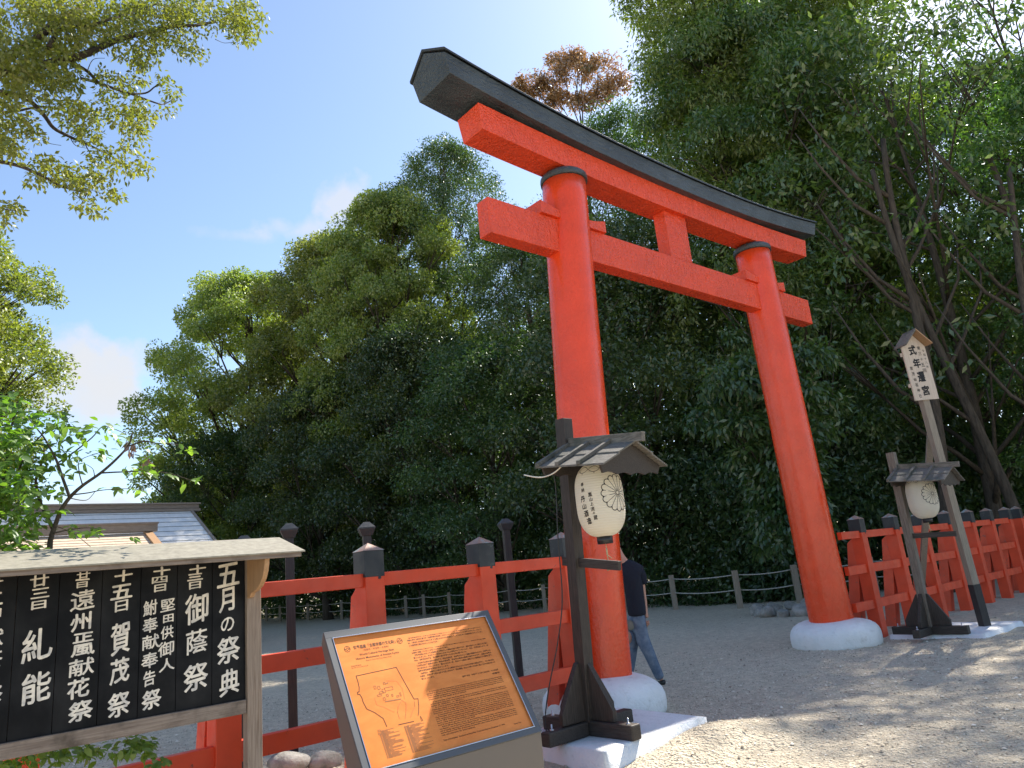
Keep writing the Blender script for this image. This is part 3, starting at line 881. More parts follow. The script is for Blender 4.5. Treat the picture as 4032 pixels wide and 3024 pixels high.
# ---------------------------------------------------------------- paper lanterns on roofed stands
def lantern_stand(label, s, t, base_z, weathered, lean, droop, group):
    wv_, wh = (M['oldwood'], M['darkwood_h']) if weathered else (M['darkwood'], M['darkwood_h'])
    st = thing('lantern_stand', label, 'lantern stand', W(s, t, base_z), TH - PI / 2, group)   # local x = towards the path, y = along the fence
    # crossed feet
    mb = MB(); mb.box(-.52, .52, -.055, .055, .0, .115); mb.build('foot_beam', M['darkwood_h'], st, .012)
    mb = MB(); mb.box(-.052, .052, -.50, -.0555, .0, .11); mb.box(-.052, .052, .0555, .50, .0, .11); mb.build('foot_beam', M['darkwood_h'], st, .012)
    for k in range(4):
        mb = MB(); mb.prism([(.046, .117), (.31, .117), (.31, .20), (.085, .56), (.046, .575)], 'y', -.022, .022)
        mb.xf(0, Matrix.Rotation(k * PI / 2, 4, 'Z'))
        mb.build('buttress', M['darkwood'], st, .004)
    for x, y in ((.44, .0), (0, -.42), (-.44, 0)):
        mb = MB(); mb.lathe([(.018, .110), (.018, .12), (.007, .12), (.007, .155), (.003, .158)], 10, (x, y, 0)); mb.build('bolt', M['zinc'], st)
    L = Matrix.Rotation(lean, 4, 'Y')
    mb = MB(); mb.box(-.056, .056, -.056, .056, .10, 2.66); mb.xf(0, L); mb.build('post', wv_, st, .004)
    D = L @ Matrix.Translation((0, 0, 0)) @ Matrix.Translation((.0, 0, 2.42)) @ Matrix.Rotation(droop, 4, 'Y') @ Matrix.Translation((0, 0, -2.42))
    # arm
    mb = MB(); mb.box(-.06, .60, -.019, .019, 1.36, 1.435); mb.xf(0, D if not weathered else L @ Matrix.Rotation(droop * .3, 4, 'Y')); mb.build('arm', wh, st, .003)
    # roof: two slopes of two boards, battens, ridge board, carved gables
    hw, dz = .40, .185
    zr = 2.39
    sl_ = dz / hw
    roof = None
    for sy in (-1, 1):
        mb = MB()
        for a, b_, o in ((.0, .215, .010), (.20, hw, 0.0)):
            poly = [(sy * a, zr - a * sl_ + o), (sy * b_, zr - b_ * sl_ + o), (sy * b_, zr - b_ * sl_ + o + .016), (sy * a, zr - a * sl_ + o + .016)]
            mb.prism(poly, 'x', .03, .82)
        mb.xf(0, D); r_ = mb.build('roof_slope', M['roofwood'], st, .002)
        for x in (.055, .30, .55):
            mb = MB(); poly = [(sy * .02, zr - .02 * sl_ + .027), (sy * (hw + .012), zr - (hw + .012) * sl_ + .017), (sy * (hw + .012), zr - (hw + .012) * sl_ + .05), (sy * .02, zr - .02 * sl_ + .062)]
            mb.prism(poly, 'x', x - .018, x + .018); mb.xf(0, D); mb.build('batten', M['roofwood'], r_, .002)
    mb = MB(); mb.box(.02, .90, -.022, .022, zr + .012, zr + .088); mb.xf(0, D); mb.build('ridge_board', M['roofwood'], st, .003)
    for x in (.08, .75):
        mb = MB()
        n = 40; lo = []
        for k in range(n + 1):
            y = -.34 + .68 * k / n
            z = zr - .245 + .018 * abs(math.sin((y + .34) / .68 * PI * 4)) - .012 * math.cos(y / .34 * PI / 2)
            lo.append((y, z))
        poly = lo + [(.37, zr - .37 * sl_ - .004), (0, zr - .004), (-.37, zr - .37 * sl_ - .004)]
        mb.prism(poly, 'x', x - .011, x + .011); mb.xf(0, D); mb.build('gable_board', M['darkwood_h'], st)
    mb = MB(); mb.box(.04, .76, -.02, .02, zr - .115, zr - .06); mb.xf(0, D); mb.build('beam', M['darkwood_h'], st, .003)
    return st, D


def paper_lantern(label, world_pos, text, group, turn=0.0):
    """local x = towards the path; origin at the lantern's centre"""
    ln = thing('paper_lantern', label, 'lantern', world_pos, TH - PI / 2 + turn, group)
    H2, Rm = .31, .205
    def rad(z):
        a = min(1, abs(z) / H2)
        return .062 + (Rm - .062) * (1 - a ** 3.3) ** .62
    n = 46
    zs = [-H2 + 2 * H2 * k / n for k in range(n + 1)]
    mb = MB(); mb.lathe([(rad(z), z) for z in zs], 48, ends=False); body = mb.build('shade', M['paper'], ln)
    mb = MB(); mb.lathe([(.058, -H2 - .06), (.066, -H2 - .06), (.066, -H2 + .004), (.058, -H2 + .004)], 32, ends=False); mb.build('bottom_ring', M['blackplastic'], ln)
    mb = MB(); mb.lathe([(.052, H2 - .004), (.066, H2 - .004), (.066, H2 + .045), (.052, H2 + .045)], 32, ends=False); mb.build('top_ring', M['blackplastic'], ln)
    def wrap(a, z, o=.0025):
        r = rad(z) + o
        return (r * math.cos(a), r * math.sin(a), z)
    # 16-petal chrysanthemum, wave pattern
    mb = MB()
    def curve(pts, w):
        for (a0, z0), (a1, z1) in zip(pts[:-1], pts[1:]):
            dx, dy = (a1 - a0), (z1 - z0); l = math.hypot(dx * Rm, dy)
            if l < 1e-6: continue
            nx, ny = -dy / l * w / 2 / Rm, dx * Rm / l * w / 2
            ex, ey = dx * .12, dy * .12
            mb.add([wrap(a0 - ex + nx, z0 - ey + ny), wrap(a1 + ex + nx, z1 + ey + ny), wrap(a1 + ex - nx, z1 + ey - ny), wrap(a0 - ex - nx, z0 - ey - ny)], [(0, 1, 2, 3)])
    ez, er = .03, .158
    for side in (0.0,):
        P = lambda r, th: (side + r * math.cos(th) / Rm, ez + r * math.sin(th))
        curve([P(.018, k * PI / 10) for k in range(21)], .0045)
        for k in range(16):
            th = k * PI / 8; h = PI / 16
            curve([P(.021, th + h), P(.07, th + h), P(.128, th + h)], .004)
            rr_ = .128 * math.tan(h) * 1.03
            cen = (.128 * math.cos(th), .128 * math.sin(th))
            pts = []
            for q in range(9):
                al = th - PI / 2 + q * PI / 8
                x, z = cen[0] + rr_ * math.cos(al) * 1.0, cen[1] + rr_ * math.sin(al)
                pts.append((side + x / Rm, ez + z))
            curve(pts, .0065)
            curve([P(.128 + rr_ * .45, th + h - .05), P(.128 + rr_ * .62, th + h), P(.128 + rr_ * .45, th + h + .05)], .004)
    for k in range(10):
        a0 = k * 2 * PI / 10
        for sg in (1, -1):
            curve([(a0 + (q / 10) * 2 * PI / 10, H2 * .80 + sg * .026 * math.sin(q / 10 * PI)) for q in range(11)], .004)
        curve([(a0 + PI / 10, H2 * .80 - .026), (a0 + PI / 10, H2 * .80 - .038)], .005)
    mb.build('crest', M['ink'], body)
    if text:
        mb = MB()
        def tp(cx, cz):
            return lambda a, b_: wrap(cx + a / Rm, cz + b_)
        for ch, a, z, h in [('奉', -1.53, .126, .033), ('納', -1.52, .079, .034), ('丹', -1.57, .006, .050), ('山', -1.54, -.056, .046), ('酒', -1.50, -.117, .052), ('造', -1.43, -.178, .052),
                            ('嵐', -1.20, .035, .038), ('山', -1.19, -.007, .030), ('上', -1.18, -.043, .030), ('流', -1.165, -.086, .036), ('の', -1.14, -.120, .020), ('蔵', -1.10, -.158, .038)]:
            put_char(mb, ch, 0, 0, h * .95, h, tp(a, z), shear=.12, wob=.01, ph=z * 40, thick=.0016 if h > .045 else .0008, dep=(0, -1, 0))
        mb.build('lettering', M['ink'], body)
    mb = MB(); mb.tube([(0, 0, H2 + .04), (0, 0, H2 + .10)], .004, 6); mb.build('hanger', M['cord'], ln)
    mb = MB()
    mb.tube([(0, 0, -H2 - .05), (.004, 0, -H2 - .10)], .003, 6); mb.tube([(.004, 0, -H2 - .095), (.004, .0, -H2 - .15)], .007, 6)
    mb.tube([(.004, 0, -H2 - .15), (-.02, .028, -H2 - .185), (-.022, .032, -H2 - .27), (-.02, .03, -H2 - .275)], .004, 6)
    mb.tube([(.004, 0, -H2 - .15), (.03, .026, -H2 - .185)], .003, 6)
    mb.tube([(-.05, .034, -H2 - .275), (.03, .034, -H2 - .268)], .005, 6)
    mb.build('cord', M['cord'], ln)
    return ln


LS, LT_ = 4.64, 4.72
st1, D1 = lantern_stand('dark wooden roofed lantern stand in front of the left torii pillar', LS, LT_, .15, False, R(2.6), R(5.0), 'roofed lantern stands beside the torii')
MW = Matrix.Translation(W(LS, LT_, .15)) @ Matrix.Rotation(TH - PI / 2, 4, 'Z')
paper_lantern('paper lantern with brushed names and crest hanging by the left pillar', MW @ (D1 @ Vector((.40, 0, 1.935))), True, 'cream paper lanterns with black crests')
RS, RT_ = 11.72, 4.70
st2, D2 = lantern_stand('weathered grey roofed lantern stand right of the right torii pillar', RS, RT_, .06, True, R(.5), R(6.5), 'roofed lantern stands beside the torii')
MW2 = Matrix.Translation(W(RS, RT_, .06)) @ Matrix.Rotation(TH - PI / 2, 4, 'Z')
paper_lantern('paper lantern hanging under the weathered roof beside the tall name board', MW2 @ (D2 @ Vector((.355, 0, 1.975))), False, 'cream paper lanterns with black crests', -R(26))

# the near lantern's cable and loose white wire
p = [MW @ v for v in (Vector((.10, -.30, 2.33)), Vector((-.02, -.06, 2.15)), Vector((-.035, -.085, 1.6)), Vector((-.05, -.10, 1.1)), Vector((-.10, -.16, .75)), Vector((-.16, -.26, .40)), Vector((-.16, -.34, .16)), Vector((-.12, -.36, .045)), Vector((-.02, -.40, .012)))]
def smooth_path(p, n=8):
    out = []
    q = [p[0]] + p + [p[-1]]
    for i in range(1, len(q) - 2):
        for k in range(n):
            t_ = k / n
            a, b_, c_, d_ = q[i - 1], q[i], q[i + 1], q[i + 2]
            out.append(.5 * ((2 * b_) + (-a + c_) * t_ + (2 * a - 5 * b_ + 4 * c_ - d_) * t_ ** 2 + (-a + 3 * b_ - 3 * c_ + d_) * t_ ** 3))
    out.append(p[-1]); return out
mb = MB(); mb.tube(smooth_path(p), .0055, 6); tag(mb.build('power_cable', M['cable']), 'thin dark cable hanging down beside the near lantern post', 'cable')
p = [MW @ (D1 @ v) for v in (Vector((.34, -.36, 2.235)), Vector((.20, -.35, 2.16)), Vector((.02, -.34, 2.13)), Vector((-.12, -.40, 2.155)))]
mb = MB(); mb.tube(smooth_path(p), .006, 6); tag(mb.build('white_wire', M['whitewire']), 'loose white wire sticking out under the near lantern roof', 'wire')

# ---------------------------------------------------------------- tall name board behind the far lantern
nbP = Vector((6.655, 11.60, .06))
tall = thing('name_board', 'tall wooden post with small gabled board announcing the shrine renewal', 'sign post', nbP, R(90 - 76))
lean = Matrix.Rotation(R(2.0), 4, 'Y') @ Matrix.Identity(4)
lean = Matrix.Rotation(R(-1.6), 4, 'Y')
mb = MB(); mb.box(-.062, .062, -.05, .05, .60, 4.40); mb.xf(0, lean); mb.build('post', M['paleold'], tall, .004)
mb = MB(); mb.box(-.066, .066, -.054, .054, -.05, .60); mb.xf(0, lean); mb.build('post_foot', M['pole'], tall, .004)
mb = MB()
bw = .225
mb.prism([(-bw, 3.47), (bw, 3.47), (bw, 4.36), (0, 4.60), (-bw, 4.36)], 'y', -.075, -.051); mb.xf(0, lean); bd = mb.build('board', M['palewood'], tall, .002)
for z in (3.72, 4.24):
    mb = MB(); mb.box(-bw - .025, bw + .0, -.0505, -.0295, z - .03, z + .03); mb.xf(0, lean); mb.build('batten', M['palewood'], tall)
for sx in (-1, 1):
    mb = MB(); mb.prism([(0, 4.60), (sx * .25, 4.355), (sx * .25, 4.38), (0, 4.63)], 'y', -.22, .07); mb.xf(0, lean); mb.build('roof', M['roofwood'] if sx < 0 else M['newwood'], tall, .002)
mb = MB()
BF = lambda a, b_: lean @ Vector((a, -.0765, b_))
for ch, x, z, h in [('式', -.035, 4.30, .17), ('年', -.015, 4.08, .165), ('遷', .0, 3.85, .17), ('宮', .015, 3.62, .165)]:
    put_char(mb, ch, x, z, h * .86, h, BF, shear=.06, wob=.01, ph=z * 7, thick=.006)
for ch, k in zip('第三十五回', range(5)): put_char(mb, ch, .095, 4.33 - k * .095, .062, .062 if ch not in '三十' else .05, BF, bold=.012)
for ch, k in zip('令和十八年', range(5)): put_char(mb, ch, .172, 4.28 - k * .068, .045, .045, BF, bold=.008)
for ch, k in zip('賀茂御祖神社', range(6)): put_char(mb, ch, -.145 + .006 * k, 4.0 - k * .092, .055, .06, BF, bold=.01)
mb.build('lettering', M['ink'], bd)
bt = Vector((6.60, 11.66, 3.05)) - nbP; bf = Vector((7.0, 14.2, -.05)) - nbP
Mi = Matrix.Rotation(-R(90 - 76), 4, 'Z')
mb = MB(); mb.bar(Mi @ bf, Mi @ bt, .10, .05); mb.build('brace', M['paleold'], tall, .003)

# ---------------------------------------------------------------- black poles beyond the fence
def pole(x, y, h, label, lean=0.0):
    pr = thing('wooden_pole', label, 'pole', (x, y, 0), R(20), 'black poles with faceted heads')
    mb = MB(); mb.box(-.042, .042, -.042, .042, -.1, h - .10); mb.build('shaft', M['pole'], pr, .004)
    mb = MB()
    q = [(.055, h - .13), (.085, h - .06), (.085, h - .045), (.03, h + .012)]
    rings = [[(sx * r, sy * r, z) for sx, sy in ((-1, -1), (1, -1), (1, 1), (-1, 1))] for r, z in q]
    mb.sweep(rings); mb.build('head', M['black_cap'], pr)
    return pr


for (s, t, h, lb) in [(3.109, 7.10, 2.19, 'black square pole standing in stones right of the notice board'), (3.95, 7.05, 2.17, 'black pole half hidden behind the second fence post'),
                      (6.05, 7.25, 2.17, 'black pole between the fence and the near lantern post'), (2.62, 7.0, 2.08, 'black pole whose head just clears the notice board roof')]:
    q = W(s, t); pole(q.x, q.y, h, lb)
for px, fy, top, lb in [(592, 1268, 2.2, 'thin black stake at the far rope fence, nearest the notice board'), (875, 1318, 2.4, 'thin black stake in the court under the middle fence rail'), (939, 1317, 2.4, 'thin black stake in the court behind the second fence bay')]:
    d = bearing(px, fy); k = -CAM_H / d.z
    o = Vector((d.x * k, d.y * k, 0))
    pr = thing('stake', lb, 'stake', o, 0, 'thin black stakes in the court')
    mb = MB(); mb.box(-.03, .03, -.03, .03, -.05, top); mb.build('shaft', M['pole'], pr)

# ---------------------------------------------------------------- rope fence along the wood
rf = thing('rope_fence', 'low rope fence on square grey posts along the edge of the wood', 'rope fence', (0, 0, 0))
RP = [(-27.5, 64), (-24.4, 60.5), (-21.2, 56), (-18.1, 51.2), (-16.2, 48.3), (-14.7, 46.5), (-13.4, 44.9), (-11.9, 43), (-10.4, 41), (-8.8, 38.9), (-7.3, 36.8), (-5.9, 35), (-4.9, 33.8), (-3.6, 32.4), (-2.2, 30.9), (-.9, 29.7), (.39, 28.3), (1.7, 26.7), (2.9, 24.8), (4.14, 22.6), (5.5, 20.6), (7.0, 20.3), (9.0, 20.2), (11, 20.3)]
for x, y in RP:
    mb = MB(); mb.box(-.07, .07, -.07, .07, -.05, .99)
    for v in mb.v: v.x += x; v.y += y
    mb.build('post', M['paleold'], rf, .008)
for z in (.88, .48):
    mb = MB()
    for (xa, ya), (xb, yb2) in zip(RP[:-1], RP[1:]):
        pts = [(xa + (xb - xa) * k / 6, ya + (yb2 - ya) * k / 6, z - .05 * (1 - (2 * k / 6 - 1) ** 2)) for k in range(7)]
        mb.tube(pts, .016, 5)
    mb.build('rope', M['rope'], rf)

# ---------------------------------------------------------------- shrine hall with the pale roof
hall = thing('shrine_hall', 'low shrine hall with pale copper roof and tan shingled front roof behind the notice board', 'shrine hall', (0, 0, 0))
hz = 5.50
rp = at(405, 1090, (hz - CAM_H) / math.tan(R(6.97)))
HF = Matrix.Translation((rp.x, rp.y, 0)) @ Matrix.Rotation(R(90 - 48.0), 4, 'Z')     # local x along the ridge (right end = 0), y away
hall.matrix_world = HF
mb = MB(); mb.prism([(0, 5.30), (-4.6, 2.85), (-4.6, 2.77), (0, 5.20), (4.6, 2.77), (4.6, 2.85)], 'x', -17, .15)
roof_h = mb.build('roof', M['blueroof'], hall)
for k in range(11):
    mb = MB(); y = -.35 - k * .40; z = 5.30 + y * .5326
    mb.box(-17, .152, y - .012, y + .012, z + .002, z + .014); mb.build('roof_seam', M['steel_side'], roof_h)
mb = MB(); mb.prism([(0, 5.305), (-4.62, 2.845), (-4.62, 2.895), (0, 5.36)], 'x', .06, .16); mb.build('bargeboard', M['ridgewood'], hall)
mb = MB(); mb.box(-17.2, .45, -.22, .22, 5.22, 5.32); mb.box(-17.2, .40, -.17, .17, 5.34, 5.50); mb.box(-17.2, .45, -.25, .25, 5.50, 5.56); mb.build('ridge', M['ridgewood'], hall)
mb = MB(); mb.box(-16, -.9, -3.6, 3.6, 0, 3.2); mb.build('wall', M['wallwood'], hall)
# front wing roof
q = at(338, 1131, 28.0); ql = HF.inverted() @ q
x1_, y1_, z1_ = ql.x, ql.y, ql.z
mb = MB(); mb.prism([(y1_, z1_ - .30), (y1_ - 4.0, z1_ - 2.1), (y1_ - 4.0, z1_ - 2.2), (y1_, z1_ - .42), (y1_ + 1.5, z1_ - 1.0), (y1_ + 1.5, z1_ - .9)], 'x', -16, x1_ - .35)
fr = mb.build('front_roof', M['shingle'], hall)
for k in range(17):
    y = y1_ - .25 - k * .22; z = z1_ - .30 + (y - y1_) * .45
    mb = MB(); mb.box(-16, x1_ - .355, y - .012, y + .012, z - .004, z + .010); mb.build('shingle_course', M['boardwood'], fr)
mb = MB(); mb.prism([(y1_ + .05, z1_ - .285), (y1_ - 4.02, z1_ - 2.1), (y1_ - 4.02, z1_ - 2.0), (y1_ + .05, z1_ - .2)], 'x', x1_ - .40, x1_ - .15); mb.build('bargeboard', M['newwood'], hall)
mb = MB(); mb.box(-16.2, x1_, y1_ - .16, y1_ + .16, z1_ - .26, z1_ - .02); mb.box(-16.2, x1_ + .02, y1_ - .2, y1_ + .2, z1_ - .02, z1_ + .04); mb.build('front_ridge', M['ridgewood'], hall)
mb = MB(); mb.box(-15.5, x1_ - 1.2, y1_ - 3.2, y1_ + 1.2, 0, z1_ - 1.9); mb.build('front_wall', M['wallwood'], hall)


# ---------------------------------------------------------------- stones
def stone(x, y, r, seed, label, group=None, z=0.0, sq=.6):
    rg = np.random.default_rng(seed)
    mb = MB(); mb.lathe([(max(.02, math.sin(PI * k / 9)), -math.cos(PI * k / 9)) for k in range(10)], 14)
    dirs = rg.normal(size=(9, 3)); dirs /= np.linalg.norm(dirs, axis=1)[:, None]; cut = rg.uniform(.55, .9, 9)
    for v in mb.v:
        q = np.array(v)
        for d, c_ in zip(dirs, cut):
            e_ = q @ d
            if e_ > c_: q = q - d * (e_ - c_) * .9
        v.x, v.y, v.z = q[0] * r, q[1] * r * .85, q[2] * r * sq
    o = mb.build('garden_stone', M['stone']); o.location = (x, y, z + r * sq * .45); o.rotation_euler = (0, 0, rg.uniform(0, 6))
    return tag(o, label, 'stone', group)


p0 = W(3.0, 6.75)
stone(p0.x - .10, p0.y, .22, 1, 'dark rounded stone at the foot of the black pole', 'stones at the pole foot')
stone(p0.x + .22, p0.y + .05, .16, 2, 'smaller grey stone just right of the dark rounded one', 'stones at the pole foot')
p1 = at(205, 1640, 6.3)
stone(p1.x, p1.y, .20, 3, 'pale grey boulder low behind the notice board', 'stones at the pole foot')
p2 = at(315, 1640, 6.9); stone(p2.x, p2.y, .17, 4, 'pale boulder behind the leaves under the notice board', 'stones at the pole foot')
ctr = Vector((6.15, 17.6, 0))
for k in range(16):
    a = 2 * PI * k / 16
    stone(ctr.x + 1.05 * math.cos(a), ctr.y + .95 * math.sin(a), .21 + .03 * math.sin(k * 3), 20 + k, 'mossy stone in the ring around the small tree by the right pillar', 'stones ringing the small tree', sq=.8)


# ---------------------------------------------------------------- person behind the left pillar
def skinned(name, joints, edges_, m, parent=None, sub=2, root=0):
    me = bpy.data.meshes.new(name)
    me.from_pydata([tuple(j[0]) for j in joints], edges_, [])
    me.materials.append(m)
    o = bpy.data.objects.new(name, me); col.objects.link(o)
    sk = o.modifiers.new('skin', 'SKIN'); sk.use_smooth_shade = True
    for i, j in enumerate(joints):
        d = me.skin_vertices[0].data[i]
        r = j[1]
        d.radius = r if isinstance(r, tuple) else (r, r)
        d.use_root = (i == root)
    ss = o.modifiers.new('sub', 'SUBSURF'); ss.levels = sub; ss.render_levels = sub
    if parent: o.parent = parent
    return o


PD = 9.83
def pp(x, y, dd=0.0):                        # point seen in the close crop of the figure, at the figure's distance
    return at((2400 + x * .3614) / 1.8228, (2150 + y * .3614) / 1.8228, PD + dd)
fig = thing('person', 'person in dark t-shirt and blue jeans walking left behind the left torii pillar', 'person', (0, 0, 0))
fig0 = pp(420, 1500); fig0.z = 0
fig.location = fig0
def J(x, y, r, dd=0.0): return (pp(x, y, dd) - fig0, r)
skin_m = mat('skin', (.50, .27, .19), .55, .4); hair_m = mat('dark_hair', (.05, .04, .035), .7)
shirt_m = mat('navy_shirt', (.018, .021, .032), .85, .2); t, b, N, Lk = nodes(shirt_m); bump(t, b, noise(t, coords(t), 14, 4), .5, .03)
jean_m = mat('blue_jeans', (.10, .15, .22), .8, .2); t, b, N, Lk = nodes(jean_m)
fz = noise(t, coords(t), 9, 5, .6); Lk(ramp(t, fz, [(.3, (.06, .10, .17)), (.7, (.20, .25, .31))]), b.inputs['Base Color']); bump(t, b, fz, .6, .03)
shoe_m = mat('dark_shoe', (.03, .032, .03), .6); khaki_m = mat('khaki_cloth', (.17, .16, .13), .85)
body = skinned('body', [J(290, 800, .075), J(270, 600, .08), J(245, 400, .085), J(210, 262, .07), J(150, 165, .062), J(112, 110, .058), J(62, 55, (.080, .092)), J(25, -15, (.083, .098)),
                        J(312, 275, .040, .02), J(350, 360, .040, .03), J(362, 460, .036, .05), J(386, 620, .030, .04), J(400, 735, .022, .01), J(406, 785, .028, -.01),
                        J(130, 270, .040, .05), J(90, 380, .042, .08), J(70, 560, .04, .0),
                        J(335, 870, .06), J(385, 1060, .055, -.02), J(440, 1150, .06, -.03), J(500, 1300, .048, -.02), J(548, 1420, .040), J(565, 1470, .034), 
                        J(250, 870, .06, .06), J(235, 1060, .055, .10), J(225, 1230, .055, .10), J(200, 1420, .04, .05)],
               [(0, 1), (1, 2), (2, 3), (3, 4), (4, 5), (5, 6), (6, 7), (3, 8), (8, 9), (9, 10), (10, 11), (11, 12), (12, 13), (3, 14), (14, 15), (15, 16), (0, 17), (17, 18), (18, 19), (19, 20), (20, 21), (21, 22), (0, 23), (23, 24), (24, 25), (25, 26)], skin_m, fig)
for k, (fx, fy, ex, ey) in enumerate([(394, 800, 380, 868), (402, 815, 394, 880), (412, 818, 410, 882), (422, 808, 426, 866)]):
    skinned('finger', [J(fx, fy, .0105, -.02 - .008 * k), J((fx + ex) / 2 + 3, (fy + ey) / 2, .0095, -.03 - .008 * k), J(ex, ey, .0075, -.015 - .008 * k)], [(0, 1), (1, 2)], skin_m, body, 2)
skinned('thumb', [J(396, 770, .012, .02), J(378, 800, .011, .03), J(372, 830, .009, .03)], [(0, 1), (1, 2)], skin_m, body, 2)
skinned('hair', [J(72, 50, (.088, .10)), J(35, -15, (.093, .106)), J(22, -50, (.08, .09))], [(0, 1), (1, 2)], hair_m, fig)
skinned('shirt', [J(303, 775, (.158, .125)), J(285, 590, (.168, .128)), J(255, 380, (.178, .132)), J(222, 250, (.150, .115)), J(170, 172, (.070, .068)),
                  J(318, 268, .088, .02), J(356, 345, .076, .03), J(364, 430, .068, .035), J(125, 255, .085, .05), J(92, 370, .072, .08)],
        [(0, 1), (1, 2), (2, 3), (3, 4), (3, 5), (5, 6), (6, 7), (3, 8), (8, 9)], shirt_m, fig, root=1)
skinned('jeans', [J(300, 790, (.150, .12)), J(298, 650, (.135, .10)), J(330, 900, .108), J(372, 1050, .092, -.02), J(425, 1150, .080, -.03), J(485, 1290, .070, -.02), J(530, 1390, .066), J(560, 1462, .060),
                  J(258, 900, .108, .06), J(242, 1060, .090, .10), J(226, 1240, .074, .10), J(205, 1410, .066, .05)],
        [(0, 1), (0, 2), (2, 3), (3, 4), (4, 5), (5, 6), (6, 7), (0, 8), (8, 9), (9, 10), (10, 11)], jean_m, fig)
skinned('shoe', [J(572, 1462, .046), J(585, 1488, .040, .0), J(560, 1500, .036, .09), J(520, 1500, .030, .20)], [(0, 1), (1, 2), (2, 3)], shoe_m, fig)
skinned('shoe', [J(200, 1440, .046, .05), J(180, 1470, .042, .08), J(120, 1475, .034, .14)], [(0, 1), (1, 2)], shoe_m, fig)
skinned('jacket', [J(205, 800, (.05, .03), -.10), J(222, 870, (.06, .03), -.12), J(238, 925, (.045, .02), -.12)], [(0, 1), (1, 2)], khaki_m, fig)


# ---------------------------------------------------------------- foliage
def unit(a): return a / np.maximum(np.linalg.norm(a, axis=-1, keepdims=True), 1e-9)


def leaves_mesh(name, P, D, Nn, L, Wd, m, fold=0.0, mi=None):
    """one pointed leaf per row: base P, direction D, face normal Nn"""
    S = unit(np.cross(D, Nn)); Nn = np.cross(S, D)
    L = np.broadcast_to(np.asarray(L, float), (len(P),))[:, None]; Wd = np.broadcast_to(np.asarray(Wd, float), (len(P),))[:, None]
    mid = P + D * L * .46
    tip = P + D * L - Nn * L * .12
    a = mid + S * Wd / 2 + Nn * L * fold; b_ = mid - S * Wd / 2 + Nn * L * fold
    V = np.stack([P, a, tip, b_], 1).reshape(-1, 3)
    F = np.arange(len(P) * 4).reshape(-1, 4)
    return quad_mesh(name, V, F, m, False, mi)


def clump_leaves(rng, C, Rc, n, droop, up=.5, flat=.75, shell=.35, coh=.5):
    """n leaves in each clump: (P, D, N)"""
    k = len(C)
    d = unit(rng.normal(size=(k, n, 3)))
    r = rng.uniform(shell, 1.0, (k, n, 1)) ** .6
    off = d * r * np.asarray(Rc).reshape(-1, 1, 1)
    off[..., 2] *= flat
    P = C[:, None, :] + off
    D = unit(d * .8 + rng.normal(size=(k, n, 3)) * .55 + np.array([0, 0, -droop]))
    Nv = unit(d * coh + rng.normal(size=(k, n, 3)) * (.75 - .3 * coh) + np.array([0, 0, up * (1.2 - .5 * coh)]))
    return P.reshape(-1, 3), D.reshape(-1, 3), Nv.reshape(-1, 3)


def crown_lobes(rng, H, Rr, z0, n, shape='round', lr=(.30, .46)):
    """centres and radii of the big lobes of a crown"""
    L = []
    for i in range(n):
        q = (i + .5) / n
        z = z0 + (H - z0) * (q ** .9)
        h = (z - z0) / (H - z0)
        if shape == 'round': prof = math.sin(PI * min(1, .18 + .80 * h)) ** .6
        elif shape == 'tall': prof = (1 - h) ** .45 * (.75 + .25 * math.sin(9 * h))
        else: prof = max(.15, 1 - abs(h - .72) * 2.2)
        a = i * 2.39996 + rng.uniform(-.4, .4)
        rl = Rr * rng.uniform(*lr)
        rad = max(0, (Rr * prof - rl * .75)) * rng.uniform(.75, 1.05)
        L.append((rad * math.cos(a), rad * math.sin(a), min(z, H - rl * .85), rl))
    return L


